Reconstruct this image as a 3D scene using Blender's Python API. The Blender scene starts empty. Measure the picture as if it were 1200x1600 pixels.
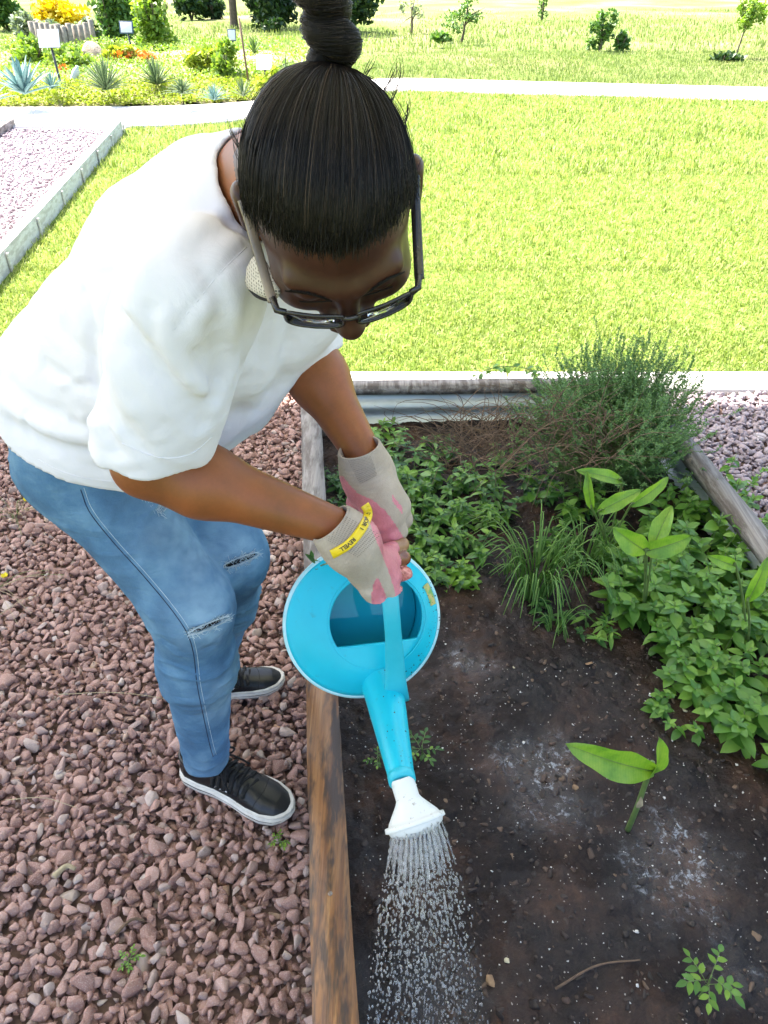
import bpy, bmesh, math, random
import numpy as np
from mathutils.bvhtree import BVHTree
from mathutils import Vector, Matrix
random.seed(7); rng = np.random.default_rng(7)
sc = bpy.context.scene
C = sc.collection

# ------------------------------------------------------------------ camera
CAM = np.array((0.0, 0.0, 1.5)); PITCH = math.radians(36.5); FPX = 1164.0
cam_d = bpy.data.cameras.new('camera'); cam = bpy.data.objects.new('camera', cam_d); C.objects.link(cam)
cam.location = CAM; cam.rotation_euler = (math.pi/2-PITCH, 0, 0)
cam_d.sensor_fit = 'VERTICAL'; cam_d.sensor_height = 24; cam_d.lens = 24*FPX/1600
cam_d.clip_start = .02; cam_d.clip_end = 2000
sc.camera = cam
# ------------------------------------------------------------------ light
SUN = np.array((-.42, .30, .857)); SUN = SUN/np.linalg.norm(SUN)
world = bpy.data.worlds.new('World'); sc.world = world; world.use_nodes = True
wn = world.node_tree; bg = wn.nodes['Background']
sky = wn.nodes.new('ShaderNodeTexSky'); sky.sky_type = 'NISHITA'; sky.sun_disc = False
sky.sun_elevation = math.asin(SUN[2]); sky.sun_rotation = math.atan2(SUN[0], SUN[1])
sky.air_density = 1.0; sky.dust_density = 3.0; sky.ozone_density = 1.0
wn.links.new(sky.outputs[0], bg.inputs[0]); bg.inputs[1].default_value = .15
sun_d = bpy.data.lights.new('sun', 'SUN'); sun_d.energy = 5.0; sun_d.angle = math.radians(.5); sun_d.color = (1, .955, .88)
sun = bpy.data.objects.new('sun', sun_d); C.objects.link(sun)
sun.rotation_euler = Vector(-SUN).to_track_quat('-Z', 'Y').to_euler()
sc.view_settings.view_transform = 'Standard'; sc.view_settings.look = 'None'
sc.view_settings.gamma = 1; sc.view_settings.use_curve_mapping = False
sc.view_settings.exposure = 2.0

# ------------------------------------------------------------------ measuring: pixels of the photograph to places
cF = np.array((0, math.cos(PITCH), -math.sin(PITCH))); cU = np.array((0, math.sin(PITCH), math.cos(PITCH)))
def at(px, py, d):
    return CAM + d*(cF + (px-600)/FPX*np.array((1., 0, 0)) + (800-py)/FPX*cU)
def G(px, py, z=0.):
    r = cF + (px-600)/FPX*np.array((1., 0, 0)) + (800-py)/FPX*cU
    return CAM + (CAM[2]-z)/(-r[2])*r

# ------------------------------------------------------------------ materials
MATS = {}
class NT:
    def __init__(s, name):
        s.m = bpy.data.materials.new(name); s.m.use_nodes = True; s.t = s.m.node_tree
        s.b = s.t.nodes['Principled BSDF']; s.out = s.t.nodes['Material Output']; MATS[name] = s.m
        s.co = s.n('ShaderNodeTexCoord').outputs['Object']
    def n(s, k, **kw):
        x = s.t.nodes.new(k)
        for a, v in kw.items(): setattr(x, a, v)
        return x
    def l(s, a, b): s.t.links.new(a, b)
    def noise(s, scale, detail=4, rough=.55, co=None, dist=0., out='Fac'):
        x = s.n('ShaderNodeTexNoise'); x.inputs['Scale'].default_value = scale; x.inputs['Detail'].default_value = detail
        x.inputs['Roughness'].default_value = rough; x.inputs['Distortion'].default_value = dist
        s.l(co if co is not None else s.co, x.inputs['Vector']); return x.outputs[out]
    def scaled(s, v, rot=(0, 0, 0)):
        x = s.n('ShaderNodeMapping'); x.inputs['Scale'].default_value = v; x.inputs['Rotation'].default_value = rot
        s.l(s.co, x.inputs['Vector']); return x.outputs[0]
    def ramp(s, fac, stops, interp='LINEAR'):
        x = s.n('ShaderNodeValToRGB'); x.color_ramp.interpolation = interp
        e = x.color_ramp.elements
        while len(e) < len(stops): e.new(.5)
        for el, (p, c) in zip(e, stops):
            el.position = p; el.color = (*c, 1) if len(c) == 3 else c
        s.l(fac, x.inputs[0]); return x.outputs[0]
    def mix(s, fac, a, b, mode='MIX'):
        x = s.n('ShaderNodeMix', data_type='RGBA', blend_type=mode)
        for sock, v in ((x.inputs[0], fac), (x.inputs[6], a), (x.inputs[7], b)):
            if hasattr(v, 'is_output'): s.l(v, sock)
            elif isinstance(v, (int, float)): sock.default_value = v
            else: sock.default_value = (*v, 1)
        return x.outputs[2]
    def math(s, op, a, b=0., clamp=False):
        x = s.n('ShaderNodeMath', operation=op); x.use_clamp = clamp
        for sock, v in zip(x.inputs, (a, b)):
            if hasattr(v, 'is_output'): s.l(v, sock)
            else: sock.default_value = v
        return x.outputs[0]
    def attr(s, name, out='Fac'):
        x = s.n('ShaderNodeAttribute'); x.attribute_name = name; return x.outputs[out]
    def base(s, v):
        if hasattr(v, 'is_output'): s.l(v, s.b.inputs['Base Color'])
        else: s.b.inputs['Base Color'].default_value = (*v, 1)
    def set(s, **kw):
        for k, v in kw.items():
            sock = s.b.inputs[k.replace('_', ' ')]
            if hasattr(v, 'is_output'): s.l(v, sock)
            else: sock.default_value = v
    def bump(s, h, strength=.4, dist=.005, prev=None):
        x = s.n('ShaderNodeBump'); x.inputs['Strength'].default_value = strength; x.inputs['Distance'].default_value = dist
        s.l(h, x.inputs['Height'])
        if prev is not None: s.l(prev, x.inputs['Normal'])
        s.l(x.outputs[0], s.b.inputs['Normal']); return x.outputs[0]
    def translucent(s, col, fac=.35):
        tr = s.n('ShaderNodeBsdfTranslucent'); mx = s.n('ShaderNodeMixShader'); mx.inputs[0].default_value = fac
        if hasattr(col, 'is_output'): s.l(col, tr.inputs[0])
        else: tr.inputs[0].default_value = (*col, 1)
        s.l(s.b.outputs[0], mx.inputs[1]); s.l(tr.outputs[0], mx.inputs[2]); s.l(mx.outputs[0], s.out.inputs[0])

def simple(name, c1, c2=None, scale=20, rough=.6, bump=0., bscale=None, bdist=.002, spec=.5, metal=0., detail=4):
    t = NT(name); c2 = c2 or tuple(x*.75 for x in c1)
    t.base(t.ramp(t.noise(scale, detail), [(.3, c2), (.7, c1)]))
    t.set(Roughness=rough, Specular_IOR_Level=spec, Metallic=metal)
    if bump: t.bump(t.noise(bscale or scale*3, 5), bump, bdist)
    return t.m

def leafmat(name, c1, c2, c3=None, rough=.45, trans=.35, vein=True, spec=.4, tcol=None):
    """green leaf: colour differs from leaf to leaf (per-face attribute rnd or per-object random) and along the blade"""
    t = NT(name)
    oi = t.n('ShaderNodeObjectInfo').outputs['Random']
    r = t.math('FRACT', t.math('ADD', t.attr('rnd'), oi))
    col = t.ramp(r, [(0, c1), (.55, c2), (1, c3 or c2)])
    nz = t.noise(60, 3); col = t.mix(t.math('MULTIPLY', nz, .45), col, tuple(x*.45 for x in c1))
    t.base(col); t.set(Roughness=rough, Specular_IOR_Level=spec)
    if vein: t.bump(t.noise(180, 3), .25, .0015)
    tc = t.mix(1., col, tcol or (1.5, 1.7, .6), 'MULTIPLY')
    t.translucent(tc, trans); return t.m

# ------------------------------------------------------------------ object plumbing
def thing(name, label, cat, loc=(0, 0, 0), group=None, rotz=0., kind=None):
    o = bpy.data.objects.new(name, None); C.objects.link(o); o.location = tuple(float(v) for v in loc); o.rotation_euler = (0, 0, rotz)
    o.empty_display_size = .05
    tag(o, label, cat, group, kind); return o
def tag(o, label=None, cat=None, group=None, kind=None):
    if label: o['label'] = label
    if cat: o['category'] = cat
    if group: o['group'] = group
    if kind: o['kind'] = kind
    return o
def wloc(p):
    v = Vector((0, 0, 0))
    while p is not None: v = v+p.location; p = p.parent
    return np.array(v)
def mesh(name, V, polys, mat=None, smooth=True, rnd=None):
    V = np.asarray(V, np.float32).reshape(-1, 3)
    polys = [np.asarray(p, np.int32) for p in (polys if isinstance(polys, list) else [polys])]
    me = bpy.data.meshes.new(name)
    me.vertices.add(len(V)); me.vertices.foreach_set('co', V.ravel())
    nl = sum(p.size for p in polys); nf = sum(len(p) for p in polys)
    me.loops.add(nl); me.polygons.add(nf)
    me.loops.foreach_set('vertex_index', np.concatenate([p.ravel() for p in polys]))
    tot = np.concatenate([np.full(len(p), p.shape[1], np.int32) for p in polys])
    st = np.concatenate([[0], np.cumsum(tot)[:-1]]).astype(np.int32)
    me.polygons.foreach_set('loop_start', st); me.polygons.foreach_set('loop_total', tot)
    if smooth: me.polygons.foreach_set('use_smooth', np.ones(nf, bool))
    if rnd is not None:
        a = me.attributes.new('rnd', 'FLOAT', 'POINT'); a.data.foreach_set('value', np.asarray(rnd, np.float32))
    me.update(calc_edges=True); me.validate()
    for m in (mat if isinstance(mat, (list, tuple)) else [mat]):
        if m is not None: me.materials.append(MATS[m] if isinstance(m, str) else m)
    return me
def link(name, me, parent=None, loc=None, rot=None, scale=None):
    o = bpy.data.objects.new(name, me); C.objects.link(o)
    if parent is not None: o.parent = parent
    if loc is not None: o.location = tuple(float(v) for v in loc)
    if rot is not None: o.rotation_euler = tuple(float(v) for v in rot)
    if scale is not None: o.scale = (scale,)*3 if np.isscalar(scale) else tuple(float(v) for v in scale)
    return o
def put(name, V, polys, mat, parent=None, smooth=True, rnd=None, world=True):
    """mesh given in world coordinates, stored relative to its parent (parents are never rotated when this is used)"""
    V = np.asarray(V, float).reshape(-1, 3)
    if parent is not None and world: V = V - wloc(parent)
    return link(name, mesh(name, V, polys, mat, smooth, rnd), parent)
class Batch:
    def __init__(s): s.V = []; s.P = {}; s.R = []; s.n = 0
    def add(s, V, polys, r=None):
        V = np.asarray(V, np.float32).reshape(-1, 3)
        for p in (polys if isinstance(polys, list) else [polys]):
            p = np.asarray(p, np.int64); s.P.setdefault(p.shape[1], []).append(p+s.n)
        s.V.append(V); s.R.append(np.full(len(V), random.random() if r is None else r, np.float32) if np.ndim(r) == 0 else np.asarray(r, np.float32)); s.n += len(V)
    def inst(s, tV, tP, M, T, r=None):
        """template verts tV (n,3), faces tP, rotations*scale M (N,3,3), positions T (N,3)"""
        tV = np.asarray(tV, np.float32); N = len(T); n = len(tV)
        V = np.einsum('nij,vj->nvi', M.astype(np.float32), tV)+np.asarray(T, np.float32)[:, None]
        r = rng.random(N) if r is None else r
        for p in (tP if isinstance(tP, list) else [tP]):
            p = np.asarray(p, np.int64)
            q = (p[None]+(np.arange(N)*n)[:, None, None]+s.n).reshape(-1, p.shape[1]); s.P.setdefault(p.shape[1], []).append(q)
        s.V.append(V.reshape(-1, 3)); s.R.append(np.repeat(r, n)); s.n += N*n
    def build(s, name, mat, parent=None, smooth=True, kind=None, world=True):
        o = put(name, np.concatenate(s.V), [np.concatenate(v) for v in s.P.values()], mat, parent, smooth, np.concatenate(s.R), world)
        if kind: o['kind'] = kind
        return o
def rotmats(az, tilt, roll=None, scale=None):
    """Rz(az) @ Rx(tilt) @ Ry(roll), times scale"""
    az, tilt = np.broadcast_arrays(np.asarray(az, float), np.asarray(tilt, float)); N = len(az)
    roll = np.zeros(N) if roll is None else roll
    def R(a, i, j):
        m = np.tile(np.eye(3), (N, 1, 1)); c, q = np.cos(a), np.sin(a)
        m[:, i, i] = c; m[:, j, j] = c; m[:, i, j] = -q; m[:, j, i] = q; return m
    M = R(az, 0, 1) @ R(tilt, 1, 2) @ R(roll, 2, 0)
    if scale is not None:
        scale = np.asarray(scale); M = M*(scale[:, None, None] if scale.ndim == 1 else scale[:, None, :])
    return M
def nrm(v):
    v = np.asarray(v, float); return v/np.linalg.norm(v, axis=-1, keepdims=True)
def box(x0, x1, y0, y1, z0, z1, bev=.0):
    bm = bmesh.new(); bmesh.ops.create_cube(bm, size=1)
    for v in bm.verts: v.co = ((x0+x1)/2+v.co.x*(x1-x0), (y0+y1)/2+v.co.y*(y1-y0), (z0+z1)/2+v.co.z*(z1-z0))
    if bev: bmesh.ops.bevel(bm, geom=bm.edges[:], offset=bev, segments=2, affect='EDGES', profile=.6)
    return bm_np(bm)
def bm_np(bm):
    bm.verts.index_update(); V = np.array([v.co[:] for v in bm.verts]); d = {}
    for f in bm.faces: d.setdefault(len(f.verts), []).append([v.index for v in f.verts])
    out = []
    for k, l in d.items():
        out.append(np.array(l))
    bm.free(); return V, out
def frame_along(P):
    P = np.asarray(P, float); T = nrm(np.gradient(P, axis=0)); Ns = []
    n = np.cross(T[0], (0, 0, 1.)); n = n if np.linalg.norm(n) > .1 else np.cross(T[0], (0, 1., 0)); n = nrm(n)
    for t in T:
        n = nrm(n-np.dot(n, t)*t); Ns.append(n)
    Ns = np.array(Ns); return T, Ns, np.cross(T, Ns)
def tube(P, r, k=6, cap=True, flat=1.):
    P = np.asarray(P, float); n = len(P); r = np.broadcast_to(np.asarray(r, float), (n,))
    T, N, B = frame_along(P); a = np.linspace(0, 2*np.pi, k, endpoint=False)
    V = P[:, None]+r[:, None, None]*(np.cos(a)[None, :, None]*N[:, None]+flat*np.sin(a)[None, :, None]*B[:, None])
    i = np.arange(n-1)[:, None]*k; j = np.arange(k)[None]; j2 = (j+1) % k
    Q = np.stack([i+j, i+j2, i+k+j2, i+k+j], -1).reshape(-1, 4); polys = [Q]
    if cap: polys.append(np.array([np.arange(k)[::-1], (n-1)*k+np.arange(k)]))
    return V.reshape(-1, 3), polys
def spline(pts, n=20):
    """Catmull-Rom through points (rows may carry extra columns)"""
    p = np.asarray(pts, float); p = np.vstack([2*p[0]-p[1], p, 2*p[-1]-p[-2]]); m = len(p)-3
    t = np.linspace(0, m-1e-6, n); i = t.astype(int); f = (t-i)[:, None]
    a, b, c, d = p[i], p[i+1], p[i+2], p[i+3]
    return .5*(2*b+(c-a)*f+(2*a-5*b+4*c-d)*f*f+(3*b-a-3*c+d)*f**3)
def lathe(prof, k=64):
    prof = np.asarray(prof, float); n = len(prof); a = np.linspace(0, 2*np.pi, k, endpoint=False)
    V = np.stack([prof[:, None, 0]*np.cos(a), prof[:, None, 0]*np.sin(a), np.repeat(prof[:, 1:2], k, 1)], -1)
    i = np.arange(n-1)[:, None]*k; j = np.arange(k)[None]; j2 = (j+1) % k
    return V.reshape(-1, 3), [np.stack([i+j, i+j2, i+k+j2, i+k+j], -1).reshape(-1, 4)]
def vnoise(P, s, seed=0, oct=3):
    """smooth value noise in numpy, about -1..1"""
    P = np.asarray(P, float)*s; out = 0; amp = 1.; tot = 0
    D = P.shape[-1]
    for o in range(oct):
        i = np.floor(P).astype(np.int64); f = P-i; f = f*f*(3-2*f); v = 0
        for c in range(2**D):
            w = 1.; h = np.full(P.shape[:-1], seed*1013+o*7919, np.int64)
            for d in range(D):
                b = (c >> d) & 1; w = w*(f[..., d] if b else 1-f[..., d])
                h = (h ^ ((i[..., d]+b)*(73856093, 19349663, 83492791)[d])) & 0x7fffffff
                h = (h*1103515245+12345) & 0x7fffffff
            v = v+w*(((h >> 8) & 0xffff)/32767.5-1)
        out = out+amp*v; tot += amp; amp *= .5; P = P*2.03+17.3
    return out/tot*1.4
# ------------------------------------------------------------------ signed distance modelling (cloth, skin, shoes)
f32 = np.float32
def cap_(P, a, b, r1, r2=None):
    a = np.asarray(a, f32); b = np.asarray(b, f32); r2 = r1 if r2 is None else r2
    ab = b-a; q = P-a; h = np.clip(q@ab/(ab@ab+1e-12), 0, 1)
    return np.sqrt(((q-h[:, None]*ab)**2).sum(1))-(r1+(r2-r1)*h)
def ell(P, c, r, A=None):
    q = P-np.asarray(c, f32)
    if A is not None: q = q@np.asarray(A, f32).T
    r = np.asarray(r, f32); u = q/r; k0 = np.sqrt((u*u).sum(1))+1e-6; k1 = np.sqrt(((u/r)**2).sum(1))+1e-6
    return k0*(k0-1)/k1
def smin(a, b, k):
    h = np.maximum(k-np.abs(a-b), 0)/k; return np.minimum(a, b)-h*h*k*.25
def smax(a, b, k): return -smin(-a, -b, k)
def sdf_mesh(f, lo, hi, h, project=True, slack=1.5):
    lo = np.asarray(lo, float); hi = np.asarray(hi, float); H = h*8
    nb = np.ceil((hi-lo)/H).astype(int)
    g = np.stack(np.meshgrid(*[np.arange(n) for n in nb], indexing='ij'), -1).reshape(-1, 3)
    c = (lo+(g+.5)*H).astype(f32); d = f(c); g = g[np.abs(d) < H*.87*slack]
    l = np.stack(np.meshgrid(*[np.arange(9)]*3, indexing='ij'), -1).reshape(-1, 3)
    S = np.array((1 << 40, 1 << 20, 1), np.int64)
    keys = []; pos = []; edges = []
    for b0 in range(0, len(g), 1500):
        gb = g[b0:b0+1500]; idx = gb[:, None]*8+l[None]
        val = f((lo+idx.reshape(-1, 3)*h).astype(f32)).reshape(-1, 9, 9, 9); sg = val < 0
        cnt = sum(sg[:, i:8+i, j:8+j, k:8+k].astype(np.int8) for i in (0, 1) for j in (0, 1) for k in (0, 1))
        B, I, J, K = np.nonzero((cnt > 0) & (cnt < 8))
        if len(B) == 0: continue
        acc = np.zeros((len(B), 3)); n = np.zeros(len(B))
        for ax in range(3):
            o1, o2 = [(1, 2), (0, 2), (0, 1)][ax]
            for p in (0, 1):
                for q in (0, 1):
                    a = np.zeros(3, int); a[o1] = p; a[o2] = q; e = a.copy(); e[ax] = 1
                    va = val[B, I+a[0], J+a[1], K+a[2]]; vb = val[B, I+e[0], J+e[1], K+e[2]]
                    m = (va < 0) != (vb < 0); t = np.where(m, va/np.where(m, va-vb, 1), 0)
                    pt = np.tile(a.astype(float), (len(B), 1)); pt[:, ax] = t; acc += pt*m[:, None]; n += m
        cell = gb[B]*8+np.stack([I, J, K], 1); keys.append((cell*S).sum(1)); pos.append(lo+(cell+acc/n[:, None])*h)
        for ax in range(3):
            v = sg[:, :8, :8, :8]; s2 = [slice(None)]+[slice(0, 8)]*3; s2[ax+1] = slice(1, 9); w = sg[tuple(s2)]
            b, i, j, k = np.nonzero(v != w); edges.append((ax, gb[b]*8+np.stack([i, j, k], 1), v[b, i, j, k]))
    keys = np.concatenate(keys); V = np.concatenate(pos); o = np.argsort(keys); ks = keys[o]; V = V[o]
    quads = []
    for ax, e, ins in edges:
        o1, o2 = [(1, 2), (2, 0), (0, 1)][ax]; q = []
        for p, r in ((-1, -1), (0, -1), (0, 0), (-1, 0)):
            cc = e.copy(); cc[:, o1] += p; cc[:, o2] += r; kk = (cc*S).sum(1)
            i = np.clip(np.searchsorted(ks, kk), 0, len(ks)-1); q.append(np.where(ks[i] == kk, i, -1))
        q = np.stack(q, 1); ok = (q >= 0).all(1); q = q[ok]; ins = ins[ok]; q[~ins] = q[~ins][:, ::-1]; quads.append(q)
    Q = np.concatenate(quads)
    if project: V = project_(f, V, h*.5, 1, h*.7)
    return V, Q
def grad(f, V, e=.001):
    V = V.astype(f32); g = []
    for a in range(3):
        d = np.zeros(3, f32); d[a] = e; g.append(f(V+d)-f(V-d))
    return nrm(np.stack(g, 1)+1e-12)
def project_(f, V, e=.001, steps=4, lim=1.):
    V = np.asarray(V, float)
    for _ in range(steps):
        d = f(V.astype(f32)); V = V-np.clip(d, -lim, lim)[:, None]*grad(f, V, e)
    return V
def submesh(V, Q, keep):
    Q = Q[keep]; u, inv = np.unique(Q, return_inverse=True); return V[u], inv.reshape(Q.shape)
def ray(f, px, py, z0=.5, z1=3., lim=.03):
    """first hit of the line of sight through each pixel with a shape; returns points and a hit flag"""
    px, py = np.broadcast_arrays(np.atleast_1d(np.asarray(px, float)), np.atleast_1d(np.asarray(py, float)))
    d = cF+((px-600)/FPX)[:, None]*np.array((1., 0, 0))+((800-py)/FPX)[:, None]*cU; d = nrm(d); t = np.full(len(px), z0); best = np.full(len(px), 9.); bt = t.copy()
    for _ in range(90):
        v = f((CAM+t[:, None]*d).astype(f32)).astype(float); m = v < best; best[m] = v[m]; bt[m] = t[m]; t = t+np.clip(v, -.02, lim)*.85
    return CAM+bt[:, None]*d, best < .002
class Skin:
    """a finished mesh that lines of sight can be dropped onto"""
    def __init__(s, V, Q): s.t = BVHTree.FromPolygons([tuple(v) for v in np.asarray(V, float).tolist()], np.asarray(Q).tolist())
    def __call__(s, px, py, off=0.):
        out = []; last = None
        for a, b in zip(np.atleast_1d(px), np.atleast_1d(py)):
            d = nrm(cF+(a-600)/FPX*np.array((1., 0, 0))+(800-b)/FPX*cU); h = s.t.ray_cast(Vector(CAM+.35*d), Vector(d))
            if h[0] is not None: last = np.array(h[0])-d*off; 
            if last is not None: out.append(last)
        return np.array(out)
def pixels(c):
    v = c-CAM; z = v@cF; return 600+FPX*v[..., 0]/z, 800-FPX*(v@cU)/z
# ================================================================== the setting
GL = 3.08          # near edge of the lawn
BZ, SZ = .25, .10  # top of the bed's rails, level of its soil
# --- materials
t = NT('dry_ground'); n1 = t.noise(.35, 5); n2 = t.noise(14, 6)
t.base(t.mix(t.math('MULTIPLY', n2, .6), t.ramp(n1, [(.35, (.15, .20, .05)), (.5, (.22, .25, .09)), (.65, (.36, .28, .17))]), (.12, .17, .04)))
t.set(Roughness=.95, Specular_IOR_Level=.1); t.bump(n2, .5, .05)
t = NT('lawn_soil'); t.base(t.ramp(t.noise(40, 6), [(.3, (.07, .12, .02)), (.6, (.17, .24, .045)), (.8, (.26, .27, .10))])); t.set(Roughness=.95, Specular_IOR_Level=.1)
t.bump(t.noise(120, 4), .6, .01)
t = NT('concrete_path'); n1 = t.noise(3, 6); t.base(t.mix(t.math('MULTIPLY', t.noise(90, 4), .5), t.ramp(n1, [(.3, (.60, .56, .52)), (.7, (.72, .69, .66))]), (.52, .47, .43)))
t.set(Roughness=.9); t.bump(t.noise(150, 5), .4, .003)
t = NT('pale_gravel_bed'); v = t.n('ShaderNodeTexVoronoi'); v.inputs['Scale'].default_value = 34; t.l(t.co, v.inputs['Vector'])
t.base(t.mix(t.math('MULTIPLY', v.outputs['Distance'], .6, True), (.42, .36, .38), (.13, .10, .11))); t.set(Roughness=.9); t.bump(v.outputs['Distance'], -.8, .02)
t = NT('gravel_subsoil'); t.base(t.ramp(t.noise(60, 5), [(.3, (.09, .055, .045)), (.7, (.20, .125, .10))])); t.set(Roughness=.95)
t = NT('gravel_stone')
r = t.attr('rnd'); col = t.ramp(r, [(0, (.19, .105, .085)), (.18, (.29, .170, .138)), (.4, (.36, .222, .185)), (.6, (.26, .155, .130)), (.78, (.42, .27, .225)), (.92, (.30, .245, .225)), (.965, (.44, .36, .32)), (.99, (.54, .48, .43)), (1, (.38, .21, .10))])
sp = t.ramp(t.noise(420, 4), [(.5, (0, 0, 0)), (.66, (1, 1, 1))]); col = t.mix(t.math('MULTIPLY', sp, .5), col, (.52, .43, .40))
col = t.mix(t.math('MULTIPLY', t.noise(90, 5), .5), col, (.17, .092, .072)); col = t.mix(1., col, (1.18, 1.15, 1.15), 'MULTIPLY'); t.base(col); t.set(Roughness=.78, Specular_IOR_Level=.35)
t.bump(t.noise(300, 6), .55, .002)
t = NT('pale_stone'); r = t.attr('rnd'); col = t.ramp(r, [(0, (.30, .235, .25)), (.4, (.42, .35, .37)), (.75, (.34, .27, .285)), (1, (.52, .46, .46))])
t.base(t.mix(t.math('MULTIPLY', t.noise(200, 4), .4), col, (.24, .18, .19))); t.set(Roughness=.85); t.bump(t.noise(300, 5), .4, .002)

# wood: grey weathered and wet orange-brown boards (grain runs along local Y)
def wood(name, cols, dark, rough, wetspots=False, spec=.4):
    t = NT(name); v = t.scaled((60, 2.2, 60)); g1 = t.noise(1, 8, .6, v, 1.2); v2 = t.scaled((260, 5, 260)); g2 = t.noise(1, 5, .6, v2, .5)
    c = t.ramp(g1, cols); big = t.noise(5, 4)
    c = t.mix(t.ramp(t.noise(1, 4, .65, t.scaled((30, 6, 30))), [(.46, (0, 0, 0)), (.58, (1, 1, 1))]), c, dark)
    c = t.mix(t.math('MULTIPLY', g2, .45), c, tuple(x*.35 for x in dark)); t.base(c)
    t.set(Roughness=t.math('ADD', rough, t.math('MULTIPLY', big, .3)), Specular_IOR_Level=spec)
    t.bump(g2, .55, .003, t.bump(g1, .5, .004))
wood('wood_grey', [(.25, (.16, .14, .12)), (.5, (.30, .27, .25)), (.75, (.42, .39, .36))], (.13, .105, .09), .55)
wood('wood_wet', [(.25, (.10, .035, .012)), (.42, (.27, .105, .03)), (.6, (.42, .19, .06)), (.8, (.60, .36, .17))], (.075, .038, .02), .22, spec=.55)
wood('wood_curb', [(.25, (.62, .61, .58)), (.5, (.72, .71, .68)), (.75, (.78, .77, .74))], (.52, .50, .46), .7)
simple('galvanised_panel', (.60, .63, .62), (.45, .50, .50), 9, .42, .15, 60, spec=.5, metal=.35)
simple('bolt_metal', (.35, .33, .30), (.2, .13, .09), 200, .5, metal=.8)

def grid_mesh(x0, x1, y0, y1, nx, ny, zf):
    X, Y = np.meshgrid(np.linspace(x0, x1, nx), np.linspace(y0, y1, ny), indexing='xy'); Z = zf(X, Y)
    i = (np.arange(ny-1)[:, None]*nx+np.arange(nx-1)[None]).ravel()
    return np.stack([X, Y, Z], -1).reshape(-1, 3), np.stack([i, i+1, i+nx+1, i+nx], 1)
# --- ground sheet to the horizon, gently uneven beyond the garden
def land_z(X, Y):
    P = np.stack([X, Y], -1); far = np.clip((Y-13.5)/6, 0, 1)
    return -.03+.10*far*vnoise(P, .25, 3)+.008*np.clip(Y-22, 0, 400)
V, Q = grid_mesh(-60, 60, -10, 90, 161, 161, land_z)
V2, Q2 = grid_mesh(-900, 900, -900, 900, 19, 19, lambda X, Y: 0*X-.20)
tag(put('ground', V, Q, 'dry_ground'), kind='structure')
tag(put('terrain', V2, Q2, 'dry_ground'), kind='structure')
# --- lawn base, concrete edging, curved concrete path
curbA = np.array((-2.10, 3.0)); curbB = np.array((-2.86, 8.95))
def curb_x(y): return curbA[0]+(y-curbA[1])*(curbB[0]-curbA[0])/(curbB[1]-curbA[1])
up_px = [(-500, 170), (0, 168), (200, 167), (330, 163), (420, 155), (520, 137), (604, 123), (800, 127), (1000, 132), (1200, 137), (1700, 150)]
lo_px = [(-500, 200), (0, 199), (190, 198), (300, 194), (400, 184), (500, 163), (626, 142), (800, 146), (1000, 151), (1200, 157), (1700, 172)]
up = spline([G(*p)[:2] for p in up_px], 90); lo = spline([G(*p)[:2] for p in lo_px], 90)
def lo_y(x): return np.interp(x, lo[:, 0], lo[:, 1])
def up_y(x): return np.interp(x, up[:, 0], up[:, 1])
n = 90; rows = [lo+(up-lo)*f for f in (0, 0, .25, .5, .75, 1)]
Vp = np.concatenate([np.c_[r, np.full(n, -.06 if q_ == 0 else .006)] for q_, r in enumerate(rows)]); i = (np.arange(5)[:, None]*n+np.arange(n-1)[None]).ravel()
tag(put('path', Vp, np.stack([i, i+1, i+n+1, i+n], 1), 'concrete_path'), kind='structure')
V, Q = grid_mesh(-3.2, 14, GL, 14, 60, 60, lambda X, Y: 0*X-.012); 
c = V[Q].mean(1); k = (c[:, 0] > curb_x(c[:, 1])-.05) & (c[:, 1] < lo_y(c[:, 0])+.25); V, Q = submesh(V, Q, k)
tag(put('lawn_ground', V, Q, 'lawn_soil'), kind='structure')
for x0, x1 in ((-2.02, -.95), (-.94, .55), (.56, 2.05), (2.06, 3.6)):
    V, P = box(x0, x1, -.085, .085, -.08, .014, .008); V[:, 1] += GL-.09; V[:, 2] += .004*vnoise(V, 9, 2)
    tag(put('concrete_edging', V, P, 'concrete_path', smooth=False), kind='structure')
# --- sheets under the gravel
V, Q = grid_mesh(-2.9, 3.6, -.6, GL-.1, 30, 20, lambda X, Y: 0*X-.022)
tag(put('gravel_floor', V, Q, 'gravel_subsoil'), kind='structure')
V, Q = grid_mesh(-8.5, -1.9, 2.5, 9.6, 160, 160, lambda X, Y: 0*X-.008)
c = V[Q].mean(1); k = (c[:, 0] < curb_x(c[:, 1])) & (c[:, 1] < lo_y(c[:, 0])+.2) & (c[:,1] > GL-.12)
V, Q = submesh(V, Q, k); tag(put('gravel_yard_ground', V, Q, 'pale_gravel_bed'), kind='structure')

# --- timber curb between lawn and the pale gravel: boards on edge with stakes
d = (curbB-curbA)/np.linalg.norm(curbB-curbA); L = np.linalg.norm(curbB-curbA); ang = math.atan2(d[1], d[0])-math.pi/2
curb = thing('timber_curb', 'pale timber edging boards with small stakes between the lawn and the bright gravel yard', 'edging', (*curbA, 0))
Rz = Matrix.Rotation(ang, 3, 'Z'); Rn = np.array(Rz)
nb = 8
for k in range(nb):
    y0, y1 = k*L/nb+.004, (k+1)*L/nb-.004
    V, P = box(-.035, .035, y0, y1, -.05, .12+.004*random.random(), .005); V[:, 0] += random.uniform(-.004, .004)
    V = V@Rn.T+np.array((*curbA, 0)); put('board', V, P, 'wood_curb', curb, False)
    V, P = box(.0375, .050, y1-.016, y1+.012, -.05, .100, .003); V = V@Rn.T+np.array((*curbA, 0)); put('stake', V, P, 'wood_curb', curb, False)
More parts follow.
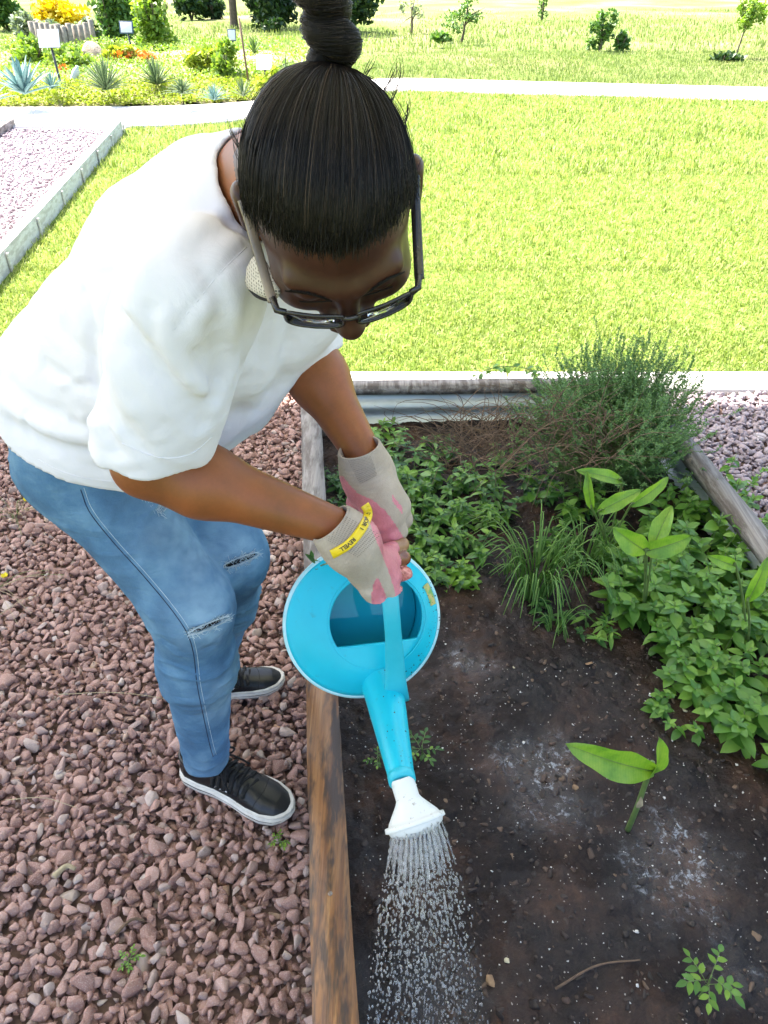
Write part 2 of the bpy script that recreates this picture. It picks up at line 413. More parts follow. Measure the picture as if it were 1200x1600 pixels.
# second curb far left
A2, B2 = G(-120, 290), G(22, 196); c2 = thing('far_timber_curb', 'short run of timber edging at the far left corner of the bright gravel yard', 'edging', (*A2[:2], 0))
d2 = nrm((B2-A2)[:2]); a2 = math.atan2(d2[1], d2[0])-math.pi/2; R2 = np.array(Matrix.Rotation(a2, 3, 'Z')); L2 = np.linalg.norm((B2-A2)[:2])
for k in range(3):
    V, P = box(-.02, .02, k*L2/3+.005, (k+1)*L2/3-.005, -.05, .07, .004); put('board', V@R2.T+np.array((*A2[:2], 0)), P, 'wood_grey', c2, False)

# --- raised bed
BL = np.array((-.0625, 0.)); bdir = np.array((-.0986, .9951)); 
def bedp(u, v, z): return np.array((BL[0]-.0986*v+u, v, z))     # u: across from the outer left edge, v: along Y
bed = thing('raised_garden_bed', 'raised garden bed of corrugated metal sides capped with timber rails around the soil and herbs', 'garden bed', (0, 0, 0))
FY = 2.45; UR = 1.275
def rail(v0, v1, u0, u1, z0, z1, m, bev=.006):
    bm = bmesh.new(); bmesh.ops.create_cube(bm, size=1)
    for v in bm.verts:
        vv = v0+(v.co.y+.5)*(v1-v0); uu = u0+(v.co.x+.5)*(u1-u0); p = bedp(uu, vv, z0+(v.co.z+.5)*(z1-z0)); v.co = p
    bmesh.ops.subdivide_edges(bm, edges=[e for e in bm.edges if abs(e.verts[0].co.y-e.verts[1].co.y) > .1], cuts=24)
    bmesh.ops.bevel(bm, geom=[e for e in bm.edges if e.calc_face_angle(0) > .6], offset=bev, segments=2, affect='EDGES')
    V, P = bm_np(bm); V = V+.0022*np.stack([vnoise(V, 7, 1), 0*V[:, 0], vnoise(V, 5, 2)], 1); V = V+.0008*vnoise(V, 45, 5)[:, None]
    return put('rail', V, P, m, bed, False)
tag(rail(-.35, 1.36, 0, .0675, BZ-.036, BZ, 'wood_wet', .005), 'wet orange-brown near left rail')
tag(rail(1.366, 2.44, 0, .0675, BZ-.036, BZ-.001, 'wood_grey', .005), 'grey weathered far left rail')
rail(-.35, 1.1, UR-.07, UR, BZ-.036, BZ, 'wood_grey'); rail(1.105, 2.44, UR-.07, UR, BZ-.036, BZ, 'wood_grey')
def cross(v0, v1, m, u0=-.0, u1=UR):
    bm = bmesh.new(); bmesh.ops.create_cube(bm, size=1)
    for v in bm.verts: v.co = bedp(u0+(v.co.x+.5)*(u1-u0), v0+(v.co.y+.5)*(v1-v0)+.035*(v.co.x+.5), BZ-.034+(v.co.z+.5)*.035)
    bmesh.ops.subdivide_edges(bm, edges=[e for e in bm.edges if abs(e.verts[0].co.x-e.verts[1].co.x) > .1], cuts=20)
    bmesh.ops.bevel(bm, geom=[e for e in bm.edges if e.calc_face_angle(0) > .6], offset=.005, segments=2, affect='EDGES')
    V, P = bm_np(bm); V = V+.002*np.stack([0*V[:, 0], vnoise(V, 7, 1), vnoise(V, 5, 2)], 1); return put('rail', V, P, m, bed, False)
tag(cross(2.445, 2.505, 'wood_grey', .0, UR+.004), 'grey weathered rail across the far end'); cross(-.42, -.355, 'wood_grey')
# corrugated sheets, each with real waves (waves run along the sheet)
def corr(pa, pb, inn, z0=-.03, z1=BZ-.037):
    pa, pb = np.array(pa, float), np.array(pb, float); k = 30; zs = np.linspace(z0, z1, 46)
    ns = nrm(np.array((inn[0], inn[1], 0.))); w = .013*np.sin((zs+.008)*2*np.pi/.076)
    a = np.linspace(0, 1, k)[:, None, None]; base = np.array((*pa, 0))+a*np.array((*(pb-pa), 0))
    V = np.concatenate([(base+ns*(w+o)[None, :, None]+np.stack([0*zs, 0*zs, zs], 1)[None]).reshape(-1, 3) for o in (0, .0015)])
    m = 46; i = (np.arange(k-1)[:, None]*m+np.arange(m-1)[None]).ravel(); Q = np.stack([i, i+m, i+m+1, i+1], 1)
    return put('corrugated_panel', V, np.concatenate([Q, Q[:, ::-1]+k*m]), 'galvanised_panel', bed)
q = lambda u, v: bedp(u, v, 0)[:2]
corr(q(.03, -.33), q(.03, 2.43), (1, .1)); corr(q(UR-.035, -.33), q(UR-.035, 2.43), (-1, -.1))
corr(q(.05, 2.462), q(UR-.03, 2.50), (0, -1)); corr(q(.05, -.38), q(UR-.03, -.38), (0, 1))
for u, v in ((.07, 2.40), (UR-.07, 2.43), (.06, -.28), (UR-.07, -.28)):
    p = bedp(u, v, 0); V, P = box(p[0]-.02, p[0]+.02, p[1]-.02, p[1]+.02, -.02, BZ-.037, .003); put('corner_post', V, P, 'wood_grey', bed, False)
for v in (.62, 1.28, 1.45, 2.32):
    p = bedp(.034, v, BZ-.0005); V, P = lathe([(0, .0025), (.003, .0022), (.0045, 0), (.0045, -.002)], 10); put('screw', V+p, P, 'bolt_metal', bed)

# --- soil with clods, damp hollows and white grit
def soil_z(X, Y):
    P = np.stack([X, Y], -1)
    fl_ = 1.
    for cx, cy, r, d in PUDD[:3]: fl_ = fl_*(1-.75*np.exp(-((X-cx)**2+(Y-cy)**2)/(r*.8)**2))
    z = SZ+.014*vnoise(P, 4, 1)+.010*fl_*vnoise(P, 14, 2, 4)+.0035*fl_*vnoise(P, 60, 5, 3)
    for cx, cy, r, d in PUDD: z = z-(d*np.exp(-((X-cx)**2+(Y-cy)**2)/r**2))
    return z
PUDD = [(*G(850, 1215, SZ)[:2], .13, .018), (*G(1060, 1350, SZ)[:2], .13, .014), (*G(650, 1560, SZ)[:2], .14, .012), (*G(1190, 1500, SZ)[:2], .1, .01), (*G(735, 1030, SZ)[:2], .07, .008)]
V, Q = grid_mesh(-.45, 1.30, -.38, 2.50, 400, 620, soil_z)
u = V[:, 0]-bedp(0, V[:, 1], 0)[0] if False else V[:, 0]-(BL[0]-.0986*V[:, 1])
c = u[Q].mean(1); V, Q = submesh(V, Q, (c > .035) & (c < UR-.04))
t = NT('soil'); n1 = t.noise(7, 6, .6); n2 = t.noise(45, 7, .65); n3 = t.noise(260, 4)
col = t.ramp(n1, [(.33, (.007, .004, .0035)), (.49, (.018, .009, .006)), (.60, (.045, .021, .012)), (.72, (.11, .050, .027))])
col = t.mix(t.math('MULTIPLY', n2, .6), col, (.012, .008, .007))
v = t.n('ShaderNodeTexVoronoi'); v.inputs['Scale'].default_value = 75; t.l(t.co, v.inputs['Vector'])
fl = t.math('MULTIPLY', t.math('LESS_THAN', v.outputs['Distance'], .12), t.math('GREATER_THAN', t.noise(160, 2), .5))
col = t.mix(fl, col, (.32, .28, .25)); 
foam = t.attr('foam'); fo = t.math('MULTIPLY', t.ramp(t.noise(50, 9, .78, dist=.5), [(.53, (0, 0, 0)), (.63, (1, 1, 1))]), foam, True)
col = t.mix(fo, col, (.36, .38, .42)); t.base(col)
wet = t.attr('wet'); t.set(Roughness=t.math('SUBTRACT', t.math('ADD', .42, t.math('MULTIPLY', n2, .3)), t.math('MULTIPLY', wet, .45), True), Specular_IOR_Level=t.math('ADD', .24, t.math('MULTIPLY', wet, .35)))
t.bump(n3, .5, .002, t.bump(n2, .9, .010))
so = tag(put('soil', V, Q, 'soil'), kind='structure')
wetv = np.zeros(len(V)); fv = np.zeros(len(V))
nz = vnoise(V[:, :2], 12, 9)
for (cx, cy, r, d), (kw, kf) in zip(PUDD, ((1.4, 1.0), (.9, .8), (1.1, .1), (.9, .9), (.8, .8))):
    e = np.exp(-(((V[:, 0]-cx)**2+(V[:, 1]-cy)**2)/(r*.80)**2)**1.5); wetv += kw*e*(1+.7*nz); fv += kf*e*(.5+1.6*nz)
wetv = np.clip(wetv+.25*(vnoise(V[:, :2], 6, 4) > .1), 0, 1)
for nm, a in (('wet', wetv), ('foam', np.clip(fv, 0, 1))):
    at_ = so.data.attributes.new(nm, 'FLOAT', 'POINT'); at_.data.foreach_set('value', a.astype(np.float32))

# --- stones
def stone_variants(n, pts=15, sub=.0):
    out = []
    for _ in range(n):
        bm = bmesh.new(); s = np.array((random.uniform(.8, 1.2), random.uniform(.62, .95), random.uniform(.42, .75)))
        for p in range(pts):
            v = nrm(rng.normal(size=3)); v = np.sign(v)*np.abs(v)**.8; bm.verts.new(nrm(v)*s*random.uniform(.85, 1.05)*.5)
        r = bmesh.ops.convex_hull(bm, input=bm.verts)
        bmesh.ops.delete(bm, geom=list(set(r['geom_interior']+r['geom_unused'])), context='VERTS')
        if sub: bmesh.ops.bevel(bm, geom=bm.edges[:], offset=sub, segments=1, affect='EDGES'); 
        bmesh.ops.triangulate(bm, faces=bm.faces); V, P = bm_np(bm); out.append((V, P))
    return out
st_hi = stone_variants(16, 12, .035); st_lo = stone_variants(10, 10)
def lay_stones(x0, x1, y0, y1, sp, size, var, keep, zt=.0, layers=2, sd=1):
    b = Batch()
    for L_ in range(layers):
        nx, ny = int((x1-x0)/sp), int((y1-y0)/sp); X, Y = np.meshgrid(np.arange(nx), np.arange(ny)); X = X.ravel()+.5*(Y.ravel() % 2); Y = Y.ravel()
        X = x0+(X+rng.uniform(-.42, .42, len(X)))*sp; Y = y0+(Y+rng.uniform(-.42, .42, len(Y)))*sp
        k = keep(X, Y); X, Y = X[k], Y[k]; N = len(X); s = size*np.exp(rng.normal(0, .27, N)); 
        Z = zt-.013*L_*size/.03+rng.uniform(-.004, .003, N)*size/.03+.006*vnoise(np.stack([X, Y], 1), 5, sd)
        kk = rng.integers(0, len(var), N); M = rotmats(rng.uniform(0, 6.28, N), rng.normal(0, .35, N), rng.normal(0, .35, N), s)
        T = np.stack([X, Y, Z], 1); R = rng.random(N)
        for v in range(len(var)):
            m = kk == v
            if m.any(): b.inst(*var[v], M[m], T[m], R[m])
    return b
def bed_left(Y): return BL[0]-.0986*Y
inview = lambda X, Y: np.abs(X) < .56*(Y*.804+.9)+.12
near = lambda X, Y: (X < bed_left(Y)-.012) & inview(X, Y)
lay_stones(-2.0, 0, .2, GL-.17, .0222, .0300, st_hi, near, .002, 3).build('gravel', 'gravel_stone', smooth=False, kind='stuff')
right = lambda X, Y: (X > bed_left(Y)+UR+.012) & inview(X, Y)
o = lay_stones(.8, 2.6, 1.0, GL-.17, .0235, .0310, st_hi, right, .002, 2, 5).build('gravel_beside_bed', 'pale_stone', smooth=False, kind='stuff')
yard = lambda X, Y: (X < curb_x(Y)-.05) & (Y < lo_y(X)) & (np.abs(X) < .56*(Y*.804+.9)+.2)
lay_stones(-6.5, -1.9, 2.7, 9.2, .045, .042, st_lo, yard, .0, 1, 7).build('gravel_yard', 'pale_stone', smooth=False, kind='stuff')

# --- white grit on the soil
gv = stone_variants(5, 9); b = Batch()
N = 1500; T = np.stack([rng.uniform(-.3, 1.1, N), rng.uniform(.2, 2.0, N)], 1); T[:900, 1] = rng.uniform(.25, 1.25, 900)
T = T[(T[:, 0] > bed_left(T[:, 1])+.09)]; s = .0032*np.exp(rng.normal(0, .45, len(T))); kk = rng.integers(0, 5, len(T)); T = np.c_[T, soil_z(T[:, 0], T[:, 1])+.001]
M = rotmats(rng.uniform(0, 6, len(T)), rng.normal(0, .5, len(T)), None, s)
for v in range(5): m = kk == v; b.inst(*gv[v], M[m], T[m])
simple('white_grit', (.75, .72, .68), (.55, .5, .45), 80, .7); b.build('perlite_grit', 'white_grit', smooth=False, kind='stuff')
# clods and bits of bark
b = Batch(); N = 6500; T = np.stack([rng.uniform(-.3, 1.15, N), rng.uniform(.2, 2.4, N)], 1); T = T[(T[:, 0] > bed_left(T[:, 1])+.09) & (T[:, 0] < bed_left(T[:, 1])+UR-.08)]
s = np.minimum(.0115*np.exp(rng.normal(0, .5, len(T))), .024); T = np.c_[T, soil_z(T[:, 0], T[:, 1])-.001]; kk = rng.integers(0, 14, len(T)); M = rotmats(rng.uniform(0, 6, len(T)), rng.normal(0, .5, len(T)), None, s)
for v in range(14): m = kk == v; b.inst(*st_hi[v], M[m], T[m])
t = NT('clod'); t.base(t.ramp(t.attr('rnd'), [(0, (.014, .009, .007)), (.6, (.035, .020, .014)), (.93, (.075, .042, .026)), (1, (.16, .10, .06))])); t.set(Roughness=.6); t.bump(t.noise(300, 5), .6, .002)
b.build('soil_clods', 'clod', smooth=False, kind='stuff')

# --- sail added overhead, out of view, to throw the shade and diffuse the sun
t = NT('sail_cloth'); t.b.inputs['Base Color'].default_value = (.85, .84, .80, 1); t.set(Roughness=.9)
tr = t.n('ShaderNodeBsdfTranslucent'); tr.inputs[0].default_value = (.85, .84, .80, 1); mx = t.n('ShaderNodeMixShader'); mx.inputs[0].default_value = .42
t.l(t.b.outputs[0], mx.inputs[1]); t.l(tr.outputs[0], mx.inputs[2]); t.l(mx.outputs[0], t.out.inputs[0])
SH = 3.5; off = SH*SUN[:2]/SUN[2]
sx0, sx1, sy0, sy1 = -2.9+off[0], 4.4+off[0], -2.2+off[1], 2.77+off[1]
sail = thing('added_shade_sail', 'large off-white cloth canopy on four posts, unseen, added to shade the garden bed', 'shade canopy', ((sx0+sx1)/2, (sy0+sy1)/2, 0))
V, Q = grid_mesh(sx0, sx1, sy0, sy1, 30, 24, lambda X, Y: SH-.12*np.sin(np.pi*(X-sx0)/(sx1-sx0))*np.sin(np.pi*(Y-sy0)/(sy1-sy0)))
o = put('canopy', V, Q, 'sail_cloth', sail); sm = o.modifiers.new('s', 'SOLIDIFY'); sm.thickness = .003
for x, y in ((sx0, sy0), (sx1, sy0), (sx0, sy1), (sx1, sy1)):
    V, P = tube([(x, y, -.2), (x, y, 1.5), (x, y, SH+.02)], .04, 12); put('post', V, P, 'bolt_metal', sail)
# ================================================================== the person
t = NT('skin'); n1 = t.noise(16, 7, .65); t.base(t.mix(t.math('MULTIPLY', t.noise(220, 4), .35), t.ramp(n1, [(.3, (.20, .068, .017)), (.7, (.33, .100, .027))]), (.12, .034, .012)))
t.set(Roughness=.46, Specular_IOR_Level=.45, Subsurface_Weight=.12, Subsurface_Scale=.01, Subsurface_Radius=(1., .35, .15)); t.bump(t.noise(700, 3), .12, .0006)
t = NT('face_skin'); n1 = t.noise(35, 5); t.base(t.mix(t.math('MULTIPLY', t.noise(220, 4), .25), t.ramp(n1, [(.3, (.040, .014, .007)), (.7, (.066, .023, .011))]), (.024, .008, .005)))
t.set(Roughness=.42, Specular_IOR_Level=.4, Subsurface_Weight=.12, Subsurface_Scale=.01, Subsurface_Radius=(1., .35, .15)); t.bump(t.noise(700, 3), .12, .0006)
t = NT('lip_skin'); t.base((.14, .045, .032)); t.set(Roughness=.35)
t = NT('shirt'); wv = t.noise(900, 2); t.base(t.ramp(t.noise(6, 4), [(.3, (.80, .77, .83)), (.7, (.83, .80, .86))])); t.set(Roughness=.9, Specular_IOR_Level=.15)
t.translucent((.8, .8, .78), .12); t.bump(wv, .12, .0008, t.bump(t.noise(24, 6, .6, dist=1.2), .25, .006))
t = NT('denim'); 
wv = t.noise(1, 3, .5, t.scaled((900, 900, 220))); wf = t.noise(14, 6, .6)
col = t.ramp(wf, [(.28, (.030, .085, .175)), (.5, (.062, .155, .280)), (.7, (.14, .265, .39))])
col = t.mix(t.math('MULTIPLY', wv, .30), col, (.20, .32, .44)); fade = t.attr('fade'); col = t.mix(t.math('MULTIPLY', fade, .7), col, (.30, .44, .57)); t.base(col)
t.set(Roughness=.85, Specular_IOR_Level=.2); t.bump(t.noise(1300, 2), .3, .0008, t.bump(t.noise(1, 6, .62, t.scaled((14, 14, 60)), 1.0), .45, .008))
simple('denim_dark', (.018, .035, .085), (.012, .02, .05), 60, .9)
simple('denim_thread', (.62, .68, .72), (.4, .5, .58), 60, .9)
simple('dark_inside', (.012, .009, .010), None, 30, .9)
simple('ankle_sock', (.06, .03, .025), None, 30, .8)

# --- joints, measured from the photograph
P0 = np.array((-.475, 1.10, .86)); S0 = np.array((-.175, .94, 1.245)); NK = np.array((-.135, .90, 1.295))
TT = nrm(S0-P0); LL = nrm(np.array((.30, .93, .20))); LL = nrm(LL-LL@TT*TT); DD = np.cross(TT, LL); DD = DD if DD[0] > 0 else -DD   # up the trunk, towards her left, towards her front
shR = at(300, 462, .80); shL = S0+.165*LL-.01*TT
elR = at(232, 722, .955); wrR = at(522, 822, 1.0)
elL = at(470, 545, 1.15); wrL = at(569, 712, 1.115)
hipR, hipL = P0-.090*LL+np.array((.022, .0, .0)), P0+.095*LL
knR, knL = at(298, 948, 1.27), at(358, 868, 1.40)
anR, anL = at(323, 1188, 1.575), at(330, 1050, 1.80)
# head frame
HC = at(517, 316, .685)
hv = nrm(HC-CAM); hc = -hv; hu = nrm(cU-cU@hv*hv)
beta = math.radians(24); h_up = math.cos(beta)*hc+math.sin(beta)*hu; h_fw = -math.cos(beta)*hu+math.sin(beta)*hc
def rot_about(v, ax, a): return np.array(Matrix.Rotation(a, 3, Vector(ax)) @ Vector(v))
roll = math.radians(6); h_up, h_fw = rot_about(h_up, hc, roll), rot_about(h_fw, hc, roll)
yaw = math.radians(4); h_fw = rot_about(h_fw, h_up, yaw)
h_rt = np.cross(h_fw, h_up)          # her right: left in the picture
HA = np.stack([-h_rt, h_fw, h_up]).astype(f32)      # local x = her left
def hl(P): return ((P-HC.astype(f32))@HA.T).astype(f32)
def hw(p): return np.asarray(p, float)@HA+HC
HS = 1.0
def skull(q):
    d = ell(q, (0, -.006, .026), (.0700, .088, .078)); d = smin(d, ell(q, (0, .022, -.020), (.060, .066, .080)), .03); return d
def face(q):
    d = skull(q)
    d = smin(d, ell(q, (0, .060, -.090), (.026, .026, .022)), .035)
    for s in (-1, 1):
        d = smin(d, ell(q, (s*.040, .062, -.022), (.022, .020, .022)), .03)
        d = smin(d, cap_(q, (s*.012, .087, .022), (s*.044, .074, .024), .009), .018)
        d = smax(d, -ell(q, (s*.031, .094, .004), (.017, .013, .012)), .016)
        d = smin(d, ell(q, (s*.031, .074, .003), (.0155, .0135, .012)), .004)
        d = smin(d, cap_(q, (s*.017, .071, -.006), (s*.044, .068, -.003), .010), .006)
        d = smin(d, ell(q, (s*.0145, .094, -.031), (.0095, .011, .0085)), .010)
        e = ell(q, (s*.0800, -.010, -.002), (.011, .019, .031), ); e = smax(e, -ell(q, (s*.0915, -.004, 0.), (.009, .011, .021)), .006); d = smin(d, e, .008)
        d = smin(d, ell(q, (s*.073, -.002, -.027), (.006, .008, .010)), .008)
    d = smin(d, cap_(q, (0, .086, .014), (0, .110, -.024), .0075, .0105), .014)
    d = smin(d, ell(q, (0, .108, -.027), (.012, .012, .0105)), .008)
    for s in (-1, 1): d = smax(d, -ell(q, (s*.007, .108, -.040), (.004, .006, .004)), .003)
    d = smin(d, ell(q, (0, .084, -.062), (.024, .017, .016)), .016)
    d = smin(d, ell(q, (0, .099, -.057), (.021, .0075, .0055)), .006); d = smin(d, ell(q, (0, .096, -.068), (.019, .0085, .0065)), .006)
    return smax(d, -cap_(q, (-.019, .106, -.0625), (.019, .106, -.0625), .0014), .003)
def arm(P, s, e, w, r):
    d = cap_(P, s, e, r[0], r[1]); m = e+(w-e)*.28; d = smin(d, cap_(P, e, m, r[1], r[2]), .03); return smin(d, cap_(P, m, w, r[2], r[3]), .03)
def body_f(P):
    d = face(hl(P))
    d = smin(d, cap_(P, hw((0, -.025, -.03)), NK, .055, .058), .03)
    d = smin(d, ell(P, S0-.03*TT, (.06, .15, .09), np.stack([TT, LL, DD])), .05)
    for t_, a_, b_ in ((.1, .135, .09), (.3, .125, .085), (.5, .13, .085), (.72, .14, .09)):
        c_ = P0+t_*(S0-P0); d = smin(d, ell(P, c_, (.12, a_, b_), np.stack([TT, LL, DD])), .06)
    d = smin(d, arm(P, shR, elR, wrR, (.056, .041, .044, .026)), .03)
    d = smin(d, arm(P, shL, elL, wrL, (.056, .042, .042, .027)), .03)
    for h_, k_, a_ in ((hipR, knR, anR), (hipL, knL, anL)):
        d = smin(d, cap_(P, h_+.25*(k_-h_), k_, .060, .050), .05); m = k_+(a_-k_)*.3; d = smin(d, cap_(P, k_, m, .052, .054), .04); d = smin(d, cap_(P, m, a_, .050, .030), .03)
    return d
pers = thing('person', 'person in white t-shirt, ripped jeans and glasses bending over the garden bed', 'person', (-.40, 1.12, 0))
lo_ = np.array((-.78, .55, .05)); hi_ = np.array((.12, 1.38, 1.55))
V, Q = sdf_mesh(body_f, lo_, hi_, .0032)
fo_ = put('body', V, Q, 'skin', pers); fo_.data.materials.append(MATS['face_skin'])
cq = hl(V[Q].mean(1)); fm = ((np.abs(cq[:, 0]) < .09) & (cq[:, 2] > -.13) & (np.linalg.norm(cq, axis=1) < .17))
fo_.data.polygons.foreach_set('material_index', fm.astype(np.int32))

# --- shapes of trousers and shirt
fold = lambda P, a, b, amp, w: amp*np.exp(-np.clip(cap_(P, a, b, 0.)/w, 0, 6)**2)
def leg_f(P, h_, k_, a_):
    up_ = h_-.02*nrm(k_-h_); d = cap_(P, up_, k_, .096, .063)
    m = k_+(a_-k_)*.32; d = smin(d, cap_(P, k_, m, .064, .066), .05); return smin(d, cap_(P, m, a_+.0*(a_-k_), .063, .0450), .04)
def slit(P, c, along, nor, hl_, hw_, dep):
    q = P-np.asarray(c, f32); b_ = np.cross(nor, along); return ell(q, (0, 0, 0), (hl_, hw_, dep), np.stack([along, b_, nor]))
JF = []
def knee_folds():
    for px0, py0, px1, py1, z, a, w in ((240, 905, 330, 925, 1.2, .004, .008), (236, 965, 300, 985, 1.2, .005, .008), (250, 1000, 330, 1010, 1.22, -.004, .008), (240, 1030, 300, 1020, 1.22, .003, .007),
            (200, 850, 300, 870, 1.12, .003, .012), (130, 790, 260, 800, 1.1, .004, .012), (150, 830, 330, 880, 1.12, -.004, .010), (262, 1150, 350, 1160, 1.45, .003, .008), (262, 1168, 350, 1180, 1.47, -.003, .007)):
        JF.append((at(px0, py0, z), at(px1, py1, z+.03), a, w))
knee_folds()
def jeans_raw(P):
    A = np.stack([TT, LL, DD]); d = ell(P, P0+.02*np.array((-.3, 0, .0)), (.11, .150, .108), A)
    d = smin(d, ell(P, P0-.05*TT+.01*DD, (.09, .145, .098), A), .05)
    lR = leg_f(P, hipR, knR, anR); lL = leg_f(P, hipL, knL, anL)
    d = smin(d, lR, .05); d = smin(d, lL, .05)
    for a, b, amp, w in JF: d = d-fold(P, a, b, amp, w)
    return d

SF = []; FL2 = []
def foldsum(P, S_):              # one crease: the strongest of its short pieces
    best = None
    for a, b, amp, w in S_:
        e = np.zeros(len(P), f32); lo__, hi__ = np.minimum(a, b)-2.6*w, np.maximum(a, b)+2.6*w; i_ = np.nonzero(((P > lo__) & (P < hi__)).all(1))[0]; e[i_] = amp*np.exp(-(cap_(P[i_], a, b, 0.)/w)**2); best = e if best is None else (np.maximum(best, e) if amp > 0 else np.minimum(best, e))
    return best
FL = []
def F_(pts, amp, w): FL.append((pts, amp, w))            # a fold through pixels (x, y) laid on the cloth
slE = elR+.034*nrm(shR-elR)      # sleeve hem centre
slX = nrm(elR-shR)
slEL = elL+.0*elL; slXL = nrm(elL-shL)
hemC = P0-.02*TT; 
HP = HN = None
def shirt_solid(P):
    A = np.stack([TT, LL, DD]); d = None
    for t_, a_, b_, off_ in ((-.10, .192, .155, .0), (.08, .196, .162, .005), (.28, .185, .150, .015), (.5, .175, .140, .02), (.72, .172, .132, .008), (.9, .165, .105, -.01)):
        c_ = P0+t_*(S0-P0)+off_*DD; e = ell(P, c_, (.12, a_, b_), A); d = e if d is None else smin(d, e, .06)
    d = smin(d, jeans_raw(P)-.013, .03)
    d = smin(d, cap_(P, P0+.15*(S0-P0)-.07*DD-.02*LL, P0+.80*(S0-P0)-.045*DD, .12, .085), .07)
    d = smin(d, cap_(P, P0+.45*(S0-P0)+.105*DD+.03*LL, P0+.92*(S0-P0)+.125*DD+.07*LL, .075, .060), .07)
    d = smin(d, ell(P, P0+.30*(S0-P0)+.075*DD, (.15, .14, .09), A), .06)      # cloth hanging at the belly
    d = smin(d, cap_(P, S0+.0*TT, NK-.02*TT, .085, .068), .05)
    return d
def sleeve_solid(P, s, e, r1, r2): return cap_(P, s, e+.05*nrm(e-s), r1, r2)
hpt, _h = ray(shirt_solid, [28, 205, 372], [715, 768, 700]); HP = hpt[1]; HN = nrm(np.cross(HP-hpt[0], hpt[2]-HP)); HN = HN if HN[2] > 0 else -HN
def shirt_f(P):
    body = shirt_solid(P)
    body = smax(body, -((P-HP.astype(f32))@HN.astype(f32)+.004*np.sin(P[:, 0]*22+P[:, 1]*9)), .004)
    sR = sleeve_solid(P, shR, slE, .080, .076); sR = smax(sR, ell(P, (shR+slE)/2, (.30, .098, .092), np.stack([slX, nrm(np.cross(slX, (0, 0, 1.))), nrm(np.cross(slX, np.cross(slX, (0, 0, 1.))))])), .03)
    sL = sleeve_solid(P, shL, elL, .072, .062)
    cutR = (P-(slE).astype(f32))@nrm(slX+.30*np.array((.9, 0, -.3))).astype(f32); sR = smax(smax(sR, cutR, .003), -cap_(P, slE-.05*slX, slE+.2*slX, .056, .070), .004)
    cutL = (P-slEL.astype(f32))@slXL.astype(f32); sL = smax(smax(sL, cutL, .003), -cap_(P, elL-.04*slXL, elL+.2*slXL, .050, .058), .004)
    d = smin(smin(body, sR, .012), sL, .02)
    for S_ in SF:
        if S_: d = d-foldsum(P, S_)
    d = d-.0035*f32(1)*np.sin(P@np.array((34, 12, 25), f32)+3*np.sin(P@np.array((5, 21, -9), f32)))*np.clip(1-((P-S0.astype(f32))**2).sum(1)*3, .25, 1)
    d = smax(d, -cap_(P, NK+.0*TT, hw((0, -.03, -.02)), .060, .064), .006)
    hb = ((P-(HP+.035*HN).astype(f32))@HN.astype(f32)); return smax(d, -np.maximum(jeans_raw(P)-.008, hb), .003)
# folds seen in the photograph
F_([(384, 384), (340, 430), (300, 480), (271, 515)], -.0035, .004)
F_([(340, 515), (348, 560), (348, 590), (340, 618)], -.026, .013); F_([(310, 552), (330, 578), (352, 594)], -.012, .009); F_([(300, 590), (325, 612), (345, 615)], .007, .010)
F_([(194, 492), (233, 557), (280, 623), (318, 662)], -.012, .014); F_([(215, 480), (255, 545), (300, 610)], .008, .013); F_([(238, 485), (262, 580), (325, 645)], -.007, .010)
F_([(255, 500), (268, 540), (300, 590)], .007, .012); F_([(172, 560), (200, 630), (262, 700)], .006, .016); F_([(160, 600), (185, 655), (225, 700)], -.007, .012)
F_([(143, 520), (144, 570), (152, 640), (176, 700)], -.016, .010); F_([(196, 428), (178, 470), (165, 520)], -.010, .012); F_([(232, 410), (214, 450), (205, 480)], .006, .012)
F_([(130, 458), (142, 500), (148, 520)], -.008, .010); F_([(70, 480), (100, 520), (138, 560)], -.006, .014); F_([(148, 430), (176, 428)], -.006, .006)
F_([(0, 590), (60, 640), (140, 662)], -.010, .014); F_([(0, 625), (70, 665), (160, 690)], .008, .013); F_([(20, 665), (90, 700), (190, 712)], -.009, .012); F_([(80, 650), (130, 655), (180, 672)], .006, .010)
F_([(70, 570), (120, 600), (142, 590)], -.008, .010); F_([(95, 600), (140, 588)], .006, .007); F_([(42, 640), (44, 690)], -.004, .005); F_([(110, 720), (170, 738), (215, 740)], -.006, .010)
F_([(395, 470), (388, 530), (372, 600)], -.010, .014); F_([(425, 510), (415, 560), (392, 620)], .010, .018); F_([(450, 540), (438, 590), (405, 640)], -.008, .014); F_([(300, 400), (330, 370), (372, 345)], -.006, .012); F_([(350, 330), (372, 300)], .005, .012)
F_([(250, 330), (230, 370), (210, 400)], -.004, .014); F_([(320, 430), (345, 470), (350, 515)], -.007, .010)
for pts, amp, w in FL:
    q = spline(pts, 9); q = ray(shirt_f, q[:, 0], q[:, 1])[0]; SF_ = [(a_, b_, amp*(.55+.45*math.sin((i_+.5)/8*math.pi)), w) for i_, (a_, b_) in enumerate(zip(q, q[1:])) if np.linalg.norm(b_-a_) < .06]; FL2.append(SF_)
for S_ in FL2: SF.append(S_)
V, Q = sdf_mesh(shirt_f, (-.86, .62, .70), (.12, 1.36, 1.42), .005)
gs = grad(shirt_f, V, .002); wq = np.stack([V@np.array((.9, -.2, .35))*9+.8*vnoise(V, 7, 8, 2), V@np.array((-.2, .5, .85))*3.2, V@np.array((-.3, -.8, .4))*6], 1)
rdg = np.clip(1-2.2*np.abs(vnoise(wq, 1., 11, 2)), 0, 1)**2; wq2 = np.stack([V@TT*16+1.2*vnoise(V, 6, 3, 2), V@LL*5, V@DD*6], 1); low = np.clip(1-(V-P0)@TT/.30, 0, 1)
